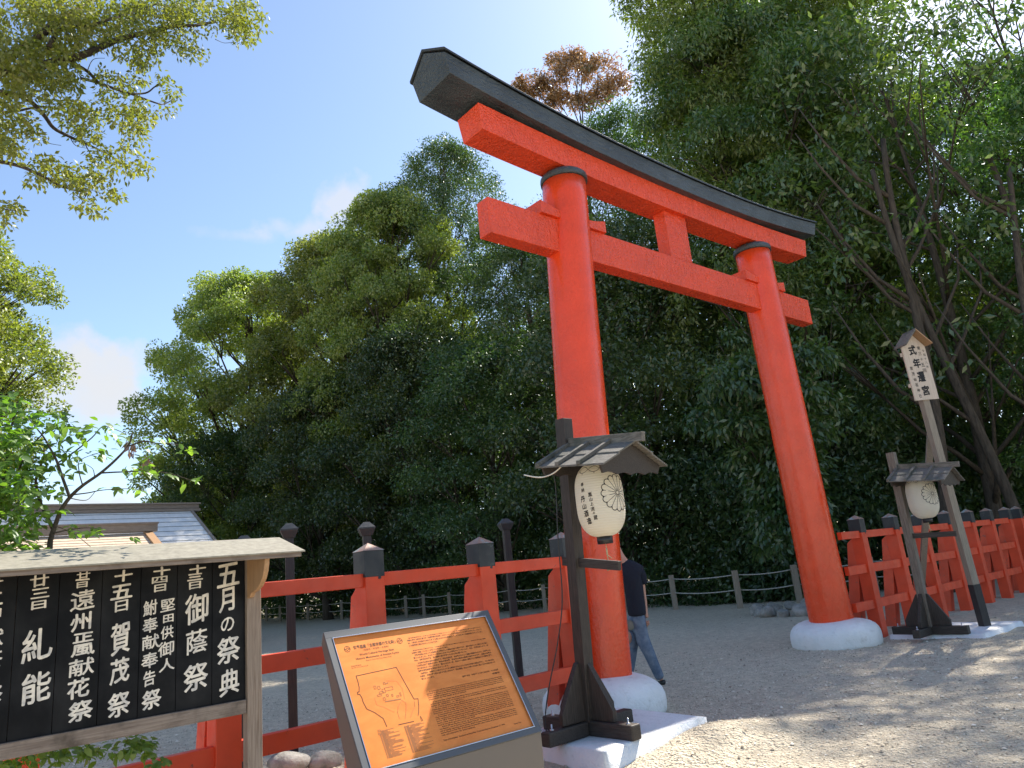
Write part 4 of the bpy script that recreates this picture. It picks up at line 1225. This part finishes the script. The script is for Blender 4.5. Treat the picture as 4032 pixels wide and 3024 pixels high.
def make_tree(name, label, cat, H, Rr, z0, seed, m, shape='round', nl=26, ncl=42, nlf=34, leaf=(.30, .13), rc=.62, droop=.3, trunk_r=.38, group=None, lean=(0, 0), flatlobe=.8, shell=.35, coh=.9, lobes=None, lr=(.30, .46)):
    rng = np.random.default_rng(seed)
    root = thing(name, label, cat, (0, 0, 0), 0, group)
    lob = lobes or crown_lobes(rng, H, Rr, z0, nl, shape, lr)
    C, RC = [], []
    for (x, y, z, r) in lob:
        d = unit(rng.normal(size=(ncl, 3))); d[:, 2] = np.abs(d[:, 2]) * .9 - .25 * (rng.random(ncl) < .5) * np.abs(d[:, 2])
        d = unit(d)
        rad = r * rng.uniform(.72, 1.06, (ncl, 1))
        c = np.array([x, y, z]) + d * rad * np.array([1, 1, flatlobe])
        C.append(c); RC.append(rc * rng.uniform(.65, 1.2, ncl))
    C = np.concatenate(C); RC = np.concatenate(RC)
    P, D, Nv = clump_leaves(rng, C, RC, nlf, droop, shell=shell, coh=coh)
    n = len(P)
    me = leaves_mesh('crown', P, D, Nv, leaf[0] * rng.uniform(.7, 1.25, n), leaf[1] * rng.uniform(.75, 1.2, n), m)
    o = bpy.data.objects.new('crown', me); col.objects.link(o); o.parent = root
    mb = MB()
    top = H * .86
    tp = lambda q: Vector((lean[0] * q + .35 * math.sin(3 * q + seed), lean[1] * q + .3 * math.sin(2.3 * q + 2 * seed), -.2 + (top + .2) * q))
    tr = mb.tube([tp(k / 12) for k in range(13)], [trunk_r * (1.35 if k == 0 else 1) * (1 - .88 * k / 12) for k in range(13)], 10)
    for (x, y, z, r) in lob:
        q0 = max(.10, min(.95, (z - r * .6 - math.hypot(x, y) * .75) / top))
        a = tp(q0); e = Vector((x, y, z)); mid = a.lerp(e, .5) + Vector((0, 0, -.06 * (e - a).length))
        r0_ = max(.03, trunk_r * .42 * (1 - .7 * q0))
        mb.tube([a, a.lerp(mid, .5) + Vector((.05, .05, .02)), mid, mid.lerp(e, .55), e], [r0_, r0_ * .85, r0_ * .7, r0_ * .5, r0_ * .25], 6)
        for k in range(3):
            dv = Vector(unit(rng.normal(size=3)).tolist()) * r * .8; dv.z = abs(dv.z) * .7
            mb.tube([mid.lerp(e, .5), e + dv * .5, e + dv], [r0_ * .4, r0_ * .25, .012], 5)
    mb.build('trunk', M['bark'], root)
    return root


GT = 'trees of the wood behind the rope fence'
cam_a = make_tree('camphor_tree', 'rounded camphor tree at the left end of the wood, above the hall roof', 'tree', 25.5, 8.2, 4, 11, M['lf_camphor'], 'round', 60, 22, 125, (.20, .115), .72, .1, .5, GT, shell=.6, coh=1.3, lr=(.20, .31))
cam_b = make_tree('camphor_tree', 'bright topped camphor tree standing second from the left end of the wood', 'tree', 26.5, 7.5, 5, 12, M['lf_camphor'], 'round', 60, 22, 125, (.195, .11), .70, .15, .5, GT, shell=.6, coh=1.3, lr=(.20, .31))
oak_a = make_tree('oak_tree', 'huge drooping leaved evergreen right above the right torii pillar', 'tree', 25.0, 6.6, 3.5, 13, M['lf_oak'], 'round', 34, 60, 50, (.225, .07), .55, .75, .34, GT)
oak_b = make_tree('oak_tree', 'tall drooping leaved evergreen just right of the brown tree at the sky edge', 'tree', 27.0, 6.0, 5.0, 14, M['lf_fresh'], 'tall', 34, 58, 50, (.22, .072), .55, .6, .34, GT)
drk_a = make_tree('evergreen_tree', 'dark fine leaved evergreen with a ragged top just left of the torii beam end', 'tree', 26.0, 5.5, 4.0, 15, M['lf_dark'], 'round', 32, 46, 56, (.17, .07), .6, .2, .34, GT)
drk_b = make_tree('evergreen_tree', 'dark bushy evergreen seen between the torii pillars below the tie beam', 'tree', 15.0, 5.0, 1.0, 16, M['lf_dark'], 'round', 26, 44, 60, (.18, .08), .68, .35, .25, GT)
brn = make_tree('dying_tree', 'dying tree with brown leaves and bare stems above the top lintel', 'tree', 33.5, 4.6, 25.0, 17, M['lf_brown'], 'fan', 9, 34, 34, (.22, .09), .45, .35, .34, GT, flatlobe=.7, shell=.2,
                lobes=[(-.4, 0, 32.5, 1.35), (.9, .5, 32.7, 1.4), (2.1, -.3, 32.0, 1.2), (3.0, .4, 31.2, .8), (.3, -.8, 31.5, 1.1), (-2.4, 0, 31.5, 1.0), (-3.2, .3, 31.1, .75), (-1.5, .5, 31.3, .8), (-.8, .3, 30.4, .7), (.6, 0, 29.9, .7), (1.9, .2, 30.5, .7)])


def place(src, x, y, rot=0.0, sc_=(1, 1, 1), label=None, first=False):
    o = src if first else copy_tree(src)
    o.location = (x, y, 0); o.rotation_euler = (0, 0, rot); o.scale = sc_ if isinstance(sc_, tuple) else (sc_,) * 3
    if label: o['label'] = label
    return o


def polar(az, d): return d * math.sin(R(az)), d * math.cos(R(az))


place(cam_a, *polar(-20.6, 57), .3, (1.0, 1.0, 1.02), first=True)
place(cam_b, *polar(-13.6, 50), 1.2, (1.0, 1.0, .99), first=True)
place(cam_b, *polar(-8.9, 44), 3.0, (.85, .85, .99), 'leafy bright green tree rising right of the small clouds')
place(drk_a, *polar(-4.2, 46), .5, (1.1, 1.1, 1.2), first=True)
place(drk_a, *polar(1.8, 38), 2.4, (1.0, 1.0, .82), 'dark evergreen behind the left torii pillar below the beam end')
place(drk_b, *polar(-15.0, 44), .5, (1.0, 1.0, .92), 'low dark evergreen in front of the left camphor trees')
place(drk_b, *polar(-8.0, 38), 2.0, (1.0, 1.0, 1.0), 'dark evergreen bush tree left of the left torii pillar', )
place(drk_b, *polar(-22.0, 52), 4.0, (1.0, 1.0, .85), 'low dark evergreen at the left end of the wood beside the hall')
place(drk_b, *polar(-1.5, 32), 1.0, (.9, .9, .80), 'dark evergreen directly left of the near lantern roof')
place(drk_b, *polar(8.5, 27), 0.2, (1.0, 1.0, .95), first=True)
place(brn, *polar(7.9, 41), 0, (1.0, 1.0, 1.0), first=True)
place(drk_a, *polar(11.0, 33), 4.0, (.9, .9, .90), 'dark evergreen behind the torii tie beam and strut')
place(oak_b, *polar(19.3, 29), .9, (1.0, 1.0, 1.12), first=True)
place(oak_a, *polar(22.3, 29.5), 2.2, (1.0, 1.0, .96), first=True)
place(oak_b, *polar(28.5, 31), 3.4, (1.0, 1.0, .96), 'tall evergreen standing behind the drooping one right of the torii')
place(oak_a, *polar(43.5, 27.5), .7, (.85, .85, .64), 'sunlit drooping evergreen in the upper right corner')
place(drk_a, *polar(36.0, 37), 1.7, (1.1, 1.1, .85), 'dark evergreen far behind the fence at the right edge')
thin = make_tree('oak_tree', 'open crowned evergreen added at the right edge to dapple the court', 'tree', 24.0, 7.5, 6.0, 19, M['lf_oak'], 'round', 26, 30, 11, (.30, .12), .55, .5, .25, GT)
place(thin, *polar(31.5, 26), 4.6, (.95, .95, .79), 'loose open crowned evergreen above the tall name board')
thin.location = (*polar(39.6, 29.8), 0); thin.scale = (.80, .80, 1.06)  # added sparse tree, set across the sun's path to dapple the court
place(drk_a, *polar(24.0, 38), 5.0, (1.2, 1.2, .95), 'dark evergreen deep in the wood behind the right pillar')
yel = place(cam_a, *polar(-41.4, 42), 2.0, (.85, .85, .84), 'yellow green camphor tree at the left edge above the shrub')
# young tree in the stone ring
ring_tree = make_tree('young_tree', 'small leafy tree in a ring of stones left of the right torii pillar', 'tree', 6.2, 2.1, 1.3, 21, M['lf_dark'], 'fan', 22, 34, 24, (.20, .075), .32, .8, .08)
ring_tree.location = (6.2, 17.6, 0)

# bare leaning trunks inside the dark wood on the right
for k, (az, d, h, r, l, lb) in enumerate([(28.3, 21.5, 13, .17, 1.8, 'bare curved trunk rising right of the right torii pillar'), (33.0, 22.5, 12, .15, -1.0, 'slender bare trunk behind the tall name board'),
                                       (36.0, 21.5, 11, .14, 1.2, 'pale slanting trunk at the right edge above the fence'), (38.5, 24, 12, .16, -.6, 'dark trunk at the right edge of the wood'), (20.0, 23.5, 8, .07, .8, 'thin sapling stem between the torii pillars')]):
    tr = thing('tree_trunk', lb, 'tree trunk', (*polar(az, d), 0), 0, 'bare trunks at the edge of the wood')
    mb = MB()
    fn = lambda q: Vector((l * q + .25 * math.sin(5 * q + k), .6 * q, -.1 + h * q))
    mb.tube([fn(i / 14) for i in range(15)], [r * (1 - .55 * i / 14) for i in range(15)], 9); mb.build('trunk', M['bark'], tr)
    mb = MB()
    for i, q in enumerate((.35, .48, .6, .72, .85)):
        a = fn(q); s_ = 1 if i % 2 else -1
        mb.tube([a, a + Vector((s_ * .7, .2, .8)), a + Vector((s_ * 1.5, .1, 2.1)), a + Vector((s_ * 1.9, .3, 3.4))], [r * .42, r * .34, r * .22, .015], 6)
    mb.build('limb', M['bark'], tr)

# undergrowth: one continuous bank of shrubs below the trees
rng = np.random.default_rng(5)
RPa = np.array(RP + [(14, 21.5), (18, 23.5), (24, 26)], float)
seg = np.diff(RPa, axis=0); ln_ = np.linalg.norm(seg, axis=1)
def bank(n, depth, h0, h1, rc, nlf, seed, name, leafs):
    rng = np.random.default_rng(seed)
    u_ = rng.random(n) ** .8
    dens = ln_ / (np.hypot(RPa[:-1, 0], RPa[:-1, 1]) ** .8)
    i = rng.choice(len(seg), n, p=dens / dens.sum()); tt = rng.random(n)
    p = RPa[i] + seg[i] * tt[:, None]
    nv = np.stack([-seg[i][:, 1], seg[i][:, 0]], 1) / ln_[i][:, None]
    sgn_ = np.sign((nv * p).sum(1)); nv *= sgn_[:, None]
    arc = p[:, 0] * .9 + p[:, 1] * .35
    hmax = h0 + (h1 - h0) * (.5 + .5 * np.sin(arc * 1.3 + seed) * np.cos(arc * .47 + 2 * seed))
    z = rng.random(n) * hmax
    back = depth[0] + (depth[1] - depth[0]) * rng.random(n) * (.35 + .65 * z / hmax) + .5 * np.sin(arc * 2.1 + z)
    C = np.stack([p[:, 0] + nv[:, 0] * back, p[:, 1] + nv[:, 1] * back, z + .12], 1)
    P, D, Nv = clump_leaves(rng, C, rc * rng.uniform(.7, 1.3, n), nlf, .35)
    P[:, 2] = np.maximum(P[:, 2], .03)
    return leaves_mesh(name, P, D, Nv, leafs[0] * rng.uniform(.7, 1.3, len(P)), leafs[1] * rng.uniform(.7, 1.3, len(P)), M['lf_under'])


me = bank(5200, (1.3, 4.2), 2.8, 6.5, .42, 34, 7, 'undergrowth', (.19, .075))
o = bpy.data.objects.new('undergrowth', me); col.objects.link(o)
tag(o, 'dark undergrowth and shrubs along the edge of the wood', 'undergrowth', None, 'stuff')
# deep wood behind everything
rng = np.random.default_rng(8)
n = 4600
az = R(-27) + (R(62) - R(-27)) * rng.random(n)
dist = np.interp(np.degrees(az), [-27, -15, 0, 15, 62], [66, 60, 50, 43, 42]) + rng.random(n) * 8
z = rng.random(n) ** 1.15 * np.interp(np.degrees(az), [-27, -22, 0, 15, 40, 62], [9, 16, 20, 20, 15, 10])
C = np.stack([dist * np.sin(az), dist * np.cos(az), z], 1)
P, D, Nv = clump_leaves(rng, C, 1.3 * rng.uniform(.7, 1.2, n), 24, .2)
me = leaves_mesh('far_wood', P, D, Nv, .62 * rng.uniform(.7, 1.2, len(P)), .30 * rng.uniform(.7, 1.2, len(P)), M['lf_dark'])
o = bpy.data.objects.new('far_wood', me); col.objects.link(o)
tag(o, 'dense dark wood filling the gaps between the tree trunks', 'wood', None, 'stuff')
# pale distant trees behind the hall
fr_ = make_tree('distant_tree', 'pale distant tree low on the horizon behind the hall ridge', 'tree', 12, 5.5, 2, 31, M['lf_yellow'], 'round', 16, 40, 24, (.5, .25), .9, .1, .3)
fr_.location = (*polar(-31.5, 95), 0)
dk = copy_tree(fr_); dk.location = (*polar(-25.2, 78), 0); dk.scale = (.7, .7, .78); dk['label'] = 'distant tree low at the right end of the hall ridge'


# ---------------------------------------------------------------- camphor boughs overhead at the upper left
def c2(x, y): return x * .31414, y * .31414        # crop of the boughs -> display point
rng = np.random.default_rng(41)
bough = thing('overhanging_camphor', 'camphor tree outside the left edge whose leafy boughs hang into the upper left sky', 'tree', (-13.5, 7.5, 0))
BD = 12.0
def bp3(x, y, dd=0.0): return at(*c2(x, y), BD + dd) - Vector((-13.5, 7.5, 0))
mb = MB()
org = Vector((0, 0, 0))
mb.tube([(0, 0, -.2), (.1, .1, 3), (.3, .2, 6), (.5, .5, 9), (.9, .8, 12)], [.55, .46, .40, .30, .16], 12)
mb.build('trunk', M['bark'], bough)
LIMBS = [([(-260, 620), (-60, 470), (130, 350), (240, 280), (400, 140), (480, 90), (590, 20), (700, -60)], .10, .3), ([(-260, 560), (-30, 500), (200, 470), (410, 420), (580, 375), (700, 320), (850, 260), (1050, 215), (1200, 180), (1340, 175), (1480, 150)], .085, 0),
         ([(410, 420), (490, 430), (600, 490), (680, 570), (760, 600), (880, 640), (1000, 640), (1060, 600), (1100, 570)], .034, .2), ([(560, 540), (680, 570), (820, 620), (940, 660), (1080, 710), (1130, 715), (1195, 680)], .026, .1),
         ([(-80, 620), (100, 650), (200, 690), (300, 790), (370, 880), (480, 940), (580, 985), (640, 1010), (780, 1080)], .046, .4), ([(-160, 1080), (0, 1110), (130, 1140), (250, 1190), (330, 1230), (420, 1280), (600, 1330)], .036, -.2),
         ([(-100, 760), (70, 770), (270, 735), (420, 745)], .03, .5), ([(330, 330), (420, 195), (520, 185), (640, 170), (760, 130), (900, 90), (1100, 20)], .04, -.4), ([(-200, 1400), (-60, 1420), (40, 1440), (120, 1450)], .02, .2),
         ([(480, 940), (520, 1000), (600, 1020)], .009, .3), ([(590, 1000), (640, 1090), (700, 1160)], .010, .2), ([(290, 950), (340, 985), (420, 1000)], .008, .3), ([(600, 490), (640, 410), (720, 400)], .009, .3), ([(1220, 190), (1290, 270), (1360, 330)], .012, 0), ([(880, 280), (930, 370), (960, 440)], .010, .1),
         ([(690, 310), (720, 230), (740, 150)], .014, 0), ([(780, 610), (790, 680)], .006, .2), ([(1480, 270), (1540, 295), (1600, 290)], .006, 0), ([(600, 1330), (560, 1400), (540, 1450)], .007, -.2), ([(400, 1270), (560, 1290), (700, 1330)], .008, -.2)]
for pts, r, dd in LIMBS:
    pp_ = [bp3(x, y, dd + .25 * math.sin(i * 1.3)) for i, (x, y) in enumerate(pts)]
    sp_ = smooth_path(pp_, 5)
    mb = MB(); mb.tube(sp_, [max(.004, r * (1 - .75 * i / (len(sp_) - 1))) for i in range(len(sp_))], 7); mb.build('limb', M['bark'], bough)
REG = [(150,60,200,90),(400,60,250,100),(700,80,300,110),(1050,90,300,120),(1400,110,280,130),(1700,130,120,150),(1680,240,70,60),(1330,360,80,50),(1150,260,160,80),(950,370,150,80),(1000,440,60,35),(700,230,250,90),(400,250,250,130),(120,430,160,150),(330,400,200,120),(250,560,180,120),(60,680,120,120),(480,540,110,80),(700,530,50,60),(880,555,110,60),(1125,540,32,40),(1185,660,42,50),(1140,765,36,22),(450,730,160,60),(560,810,120,70),(850,740,150,50),(990,790,80,55),(880,850,110,60),(935,930,55,45),(735,650,34,55),(110,850,130,60),(60,960,100,50),(245,940,40,45),(110,1050,90,35),(560,920,120,50),(720,1060,90,55),(860,1150,100,55),(880,1010,45,36),(990,1130,30,60),(330,1130,110,50),(450,1200,140,65),(650,1200,80,75),(530,1280,90,42),(770,1330,65,45),(570,1420,75,34),(670,1470,45,20),(240,1230,55,42),(70,1430,85,45),(20,1530,36,20),(-100,300,160,260),(-100,900,130,220)]
C, K = [], []
for (x, y, rx, ry) in REG:
    n = int(PI * rx * ry / 900) + 2
    a = rng.random(n) * 2 * PI; q = np.sqrt(rng.random(n))
    for i in range(n):
        C.append(bp3(x + rx * q[i] * math.cos(a[i]), y + ry * q[i] * math.sin(a[i]), rng.uniform(-1.0, 1.0)))
C = np.array([tuple(c) for c in C])
P, D, Nv = clump_leaves(rng, C, rng.uniform(.08, .17, len(C)), 9, .55, .6)
me = leaves_mesh('foliage', P, D, Nv, .092 * rng.uniform(.7, 1.25, len(P)), .044 * rng.uniform(.75, 1.2, len(P)), M['lf_yellow'], .03)
o = bpy.data.objects.new('foliage', me); col.objects.link(o); o.parent = bough

# ---------------------------------------------------------------- slender shrub behind the notice board
SH0 = Vector((-2.75, 4.25, 0))
shrub = thing('shrub', 'slender shrub with bright green leaves growing behind the notice board', 'shrub', SH0)
def c3(x, y): return x * .39690, (1000 * 2212 / 4032) + y * .39690
def sp3(x, y, dd=0.0): return at(*c3(x, y), 4.75 - .00042 * max(0, x - 250) + dd) - SH0
STEM = [([(255, 2300), (262, 1900), (270, 1605), (280, 1540), (295, 1490), (330, 1400), (380, 1325), (450, 1260), (550, 1190), (640, 1110), (700, 1040), (720, 975)], .017, 0),
        ([(290, 1500), (262, 1440), (220, 1350), (195, 1240), (210, 1180), (235, 1110), (240, 1050)], .011, .05), ([(380, 1325), (345, 1230), (310, 1130), (280, 1070), (240, 1000), (200, 950), (160, 900)], .009, -.05),
        ([(550, 1192), (620, 1188), (700, 1185), (800, 1180), (900, 1190), (990, 1215), (1060, 1240)], .005, 0), ([(690, 1050), (780, 1020), (850, 1030), (940, 1035), (1000, 1050), (1060, 1100)], .005, .05),
        ([(400, 1310), (480, 1300), (560, 1285), (700, 1278), (800, 1290)], .004, -.05), ([(515, 1210), (505, 1170), (470, 1145)], .003, 0), ([(290, 1520), (380, 1500), (480, 1490), (570, 1500)], .005, -.08), ([(385, 1330), (470, 1340), (520, 1290)], .003, 0),
        ([(310, 1140), (400, 1080), (500, 1000), (560, 940), (640, 960), (690, 985)], .005, .1), ([(300, 1480), (400, 1520), (500, 1600)], .003, -.1), ([(450, 1260), (430, 1180), (440, 1120), (560, 1075)], .004, 0),
        ([(-60, 1900), (-30, 1500), (20, 1200), (60, 950), (100, 800)], .014, .1), ([(0, 1350), (90, 1200), (160, 1060), (280, 940), (370, 910)], .007, .05), ([(-30, 1600), (80, 1480), (200, 1440)], .007, .0), ([(40, 2300), (120, 2150), (240, 2080), (380, 2060)], .008, .1), ([(60, 2350), (300, 2230), (520, 2120)], .008, .15)]
mb = MB()
for pts, r, dd in STEM:
    sp_ = smooth_path([sp3(x, y, dd) for x, y in pts], 5)
    mb.tube(sp_, [max(.0016, r * (1 - .75 * i / (len(sp_) - 1))) for i in range(len(sp_))], 7)
mb.build('stem', M['bark'], shrub)
rng = np.random.default_rng(52)
RS_ = [(60,900,130,150,1),(90,1100,130,140,1),(60,1300,130,120,1),(120,1450,110,90,1),(60,1550,110,70,1),(-60,1200,80,400,1),(250,900,120,50,.8),(350,960,120,45,.7),(560,940,80,28,.5),(620,1000,80,40,.45),(540,1080,60,40,.5),(740,1150,80,40,.5),(880,1012,90,16,.6),(1020,1070,36,28,.6),(880,1190,100,14,.6),(1030,1235,45,12,.6),(690,1280,110,11,.5),(290,1060,80,45,.6),(230,1150,90,60,.6),(250,1290,110,42,.6),(330,1400,50,24,.5),(440,1500,110,30,.7),(190,1400,80,50,.8),(400,1010,90,50,.5),(140,1600,120,30,.7),(780,1080,50,40,.3),(420,1120,60,30,.5),(360,1180,60,30,.3),(730,1545,20,20,.3)]
C2, DEN = [], []
P, D, Nv = [], [], []
def spray(x, y, n, dd, base_fn, spread):
    for i in range(n):
        P.append(base_fn(x + rng.normal() * spread, y + rng.normal() * spread * .7, dd + rng.normal() * .05))
        ang = rng.random() * 2 * PI
        D.append((math.cos(ang) * .8 + .3, rng.normal() * .5, -.25 + rng.normal() * .35)); Nv.append((rng.normal() * .45, -.35 + rng.normal() * .4, .9))
for (x, y, rx, ry, den) in RS_:
    n = int(PI * rx * ry * den / 560) + 2
    for i in range(n):
        a = rng.random() * 2 * PI; q = math.sqrt(rng.random())
        spray(x + rx * q * math.cos(a), y + ry * q * math.sin(a), 2, rng.uniform(-.3, .3) if rx > 100 else rng.uniform(-.08, .08), sp3, 9)
def c1(x, y): return x * .67744 * 2212 / 4032, (1900 + y * .67744) * 2212 / 4032
def lp3(x, y, dd=0.0): return at(*c1(x, y), 4.95 + dd) - SH0
for (x, y, rx, ry, n) in [(400,1560,140,36,26),(540,1560,110,46,26),(760,1500,90,40,20),(850,1540,80,55,26),(900,1610,55,36,14),(200,1600,150,36,26),(700,1560,80,40,16),(60,1640,80,30,14)]:
    for i in range(n):
        a = rng.random() * 2 * PI; q = math.sqrt(rng.random())
        spray(x + rx * q * math.cos(a), y + ry * q * math.sin(a), 2, rng.uniform(-.06, .10), lp3, 12)
P = np.array([tuple(p) for p in P]); D = unit(np.array(D)); Nv = unit(np.array(Nv))
# two-face folded leaves with a broad blade
S = unit(np.cross(D, Nv)); Nn = np.cross(S, D); L = .056 * rng.uniform(.65, 1.25, (len(P), 1)); Wd = L * .52
c = [P, P + D * L * .25 + S * Wd * .42 + Nn * L * .06, P + D * L * .6 + S * Wd * .46 + Nn * L * .05, P + D * L - Nn * L * .14, P + D * L * .6 - S * Wd * .46 + Nn * L * .05, P + D * L * .25 - S * Wd * .42 + Nn * L * .06, P + D * L * .3, P + D * L * .62]
V = np.stack(c, 1).reshape(-1, 3); b8 = np.arange(len(P))[:, None] * 8
Fq = np.concatenate([b8 + np.array([q]) for q in ([0, 1, 6, 5], [6, 1, 2, 7], [7, 2, 3, 4], [5, 6, 7, 4])], 0)
me = quad_mesh('foliage', V, Fq, M['lf_near'])
o = bpy.data.objects.new('foliage', me); col.objects.link(o); o.parent = shrub
wp = []
for i in range(26):
    a = rng.random() * 2 * PI; q = math.sqrt(rng.random()); x, y = (715 + 35 * q * math.cos(a), 1040 + 55 * q * math.sin(a)) if i < 14 else (790 + 25 * q * math.cos(a), 1130 + 45 * q * math.sin(a))
    wp.append(tuple(sp3(x, y, rng.normal() * .03)))
P = np.array(wp); D = unit(rng.normal(size=(26, 3)) * .4 + np.array([0, 0, -1])); Nv = unit(rng.normal(size=(26, 3)))
me = leaves_mesh('withered_leaves', P, D, Nv, .05, .022, M['lf_dead']); o = bpy.data.objects.new('withered_leaves', me); col.objects.link(o); o.parent = shrub

# fallen leaves on the court
n = 520
px_, py_, pz_ = on_ground(n, 4, 22)
P = np.stack([px_, py_, pz_ + .012], 1); a = prng.random(n) * 2 * PI
D = np.stack([np.cos(a), np.sin(a), prng.normal(size=n) * .15], 1); Nv = np.stack([prng.normal(size=n) * .25, prng.normal(size=n) * .25, np.ones(n)], 1)
o = bpy.data.objects.new('fallen_leaves', leaves_mesh('fallen_leaves', P, unit(D), unit(Nv), .055 * prng.uniform(.6, 1.2, n), .024, M['lf_dead'])); col.objects.link(o)
tag(o, 'small brown fallen leaves lying about the gravel court', 'fallen leaves', None, 'stuff')
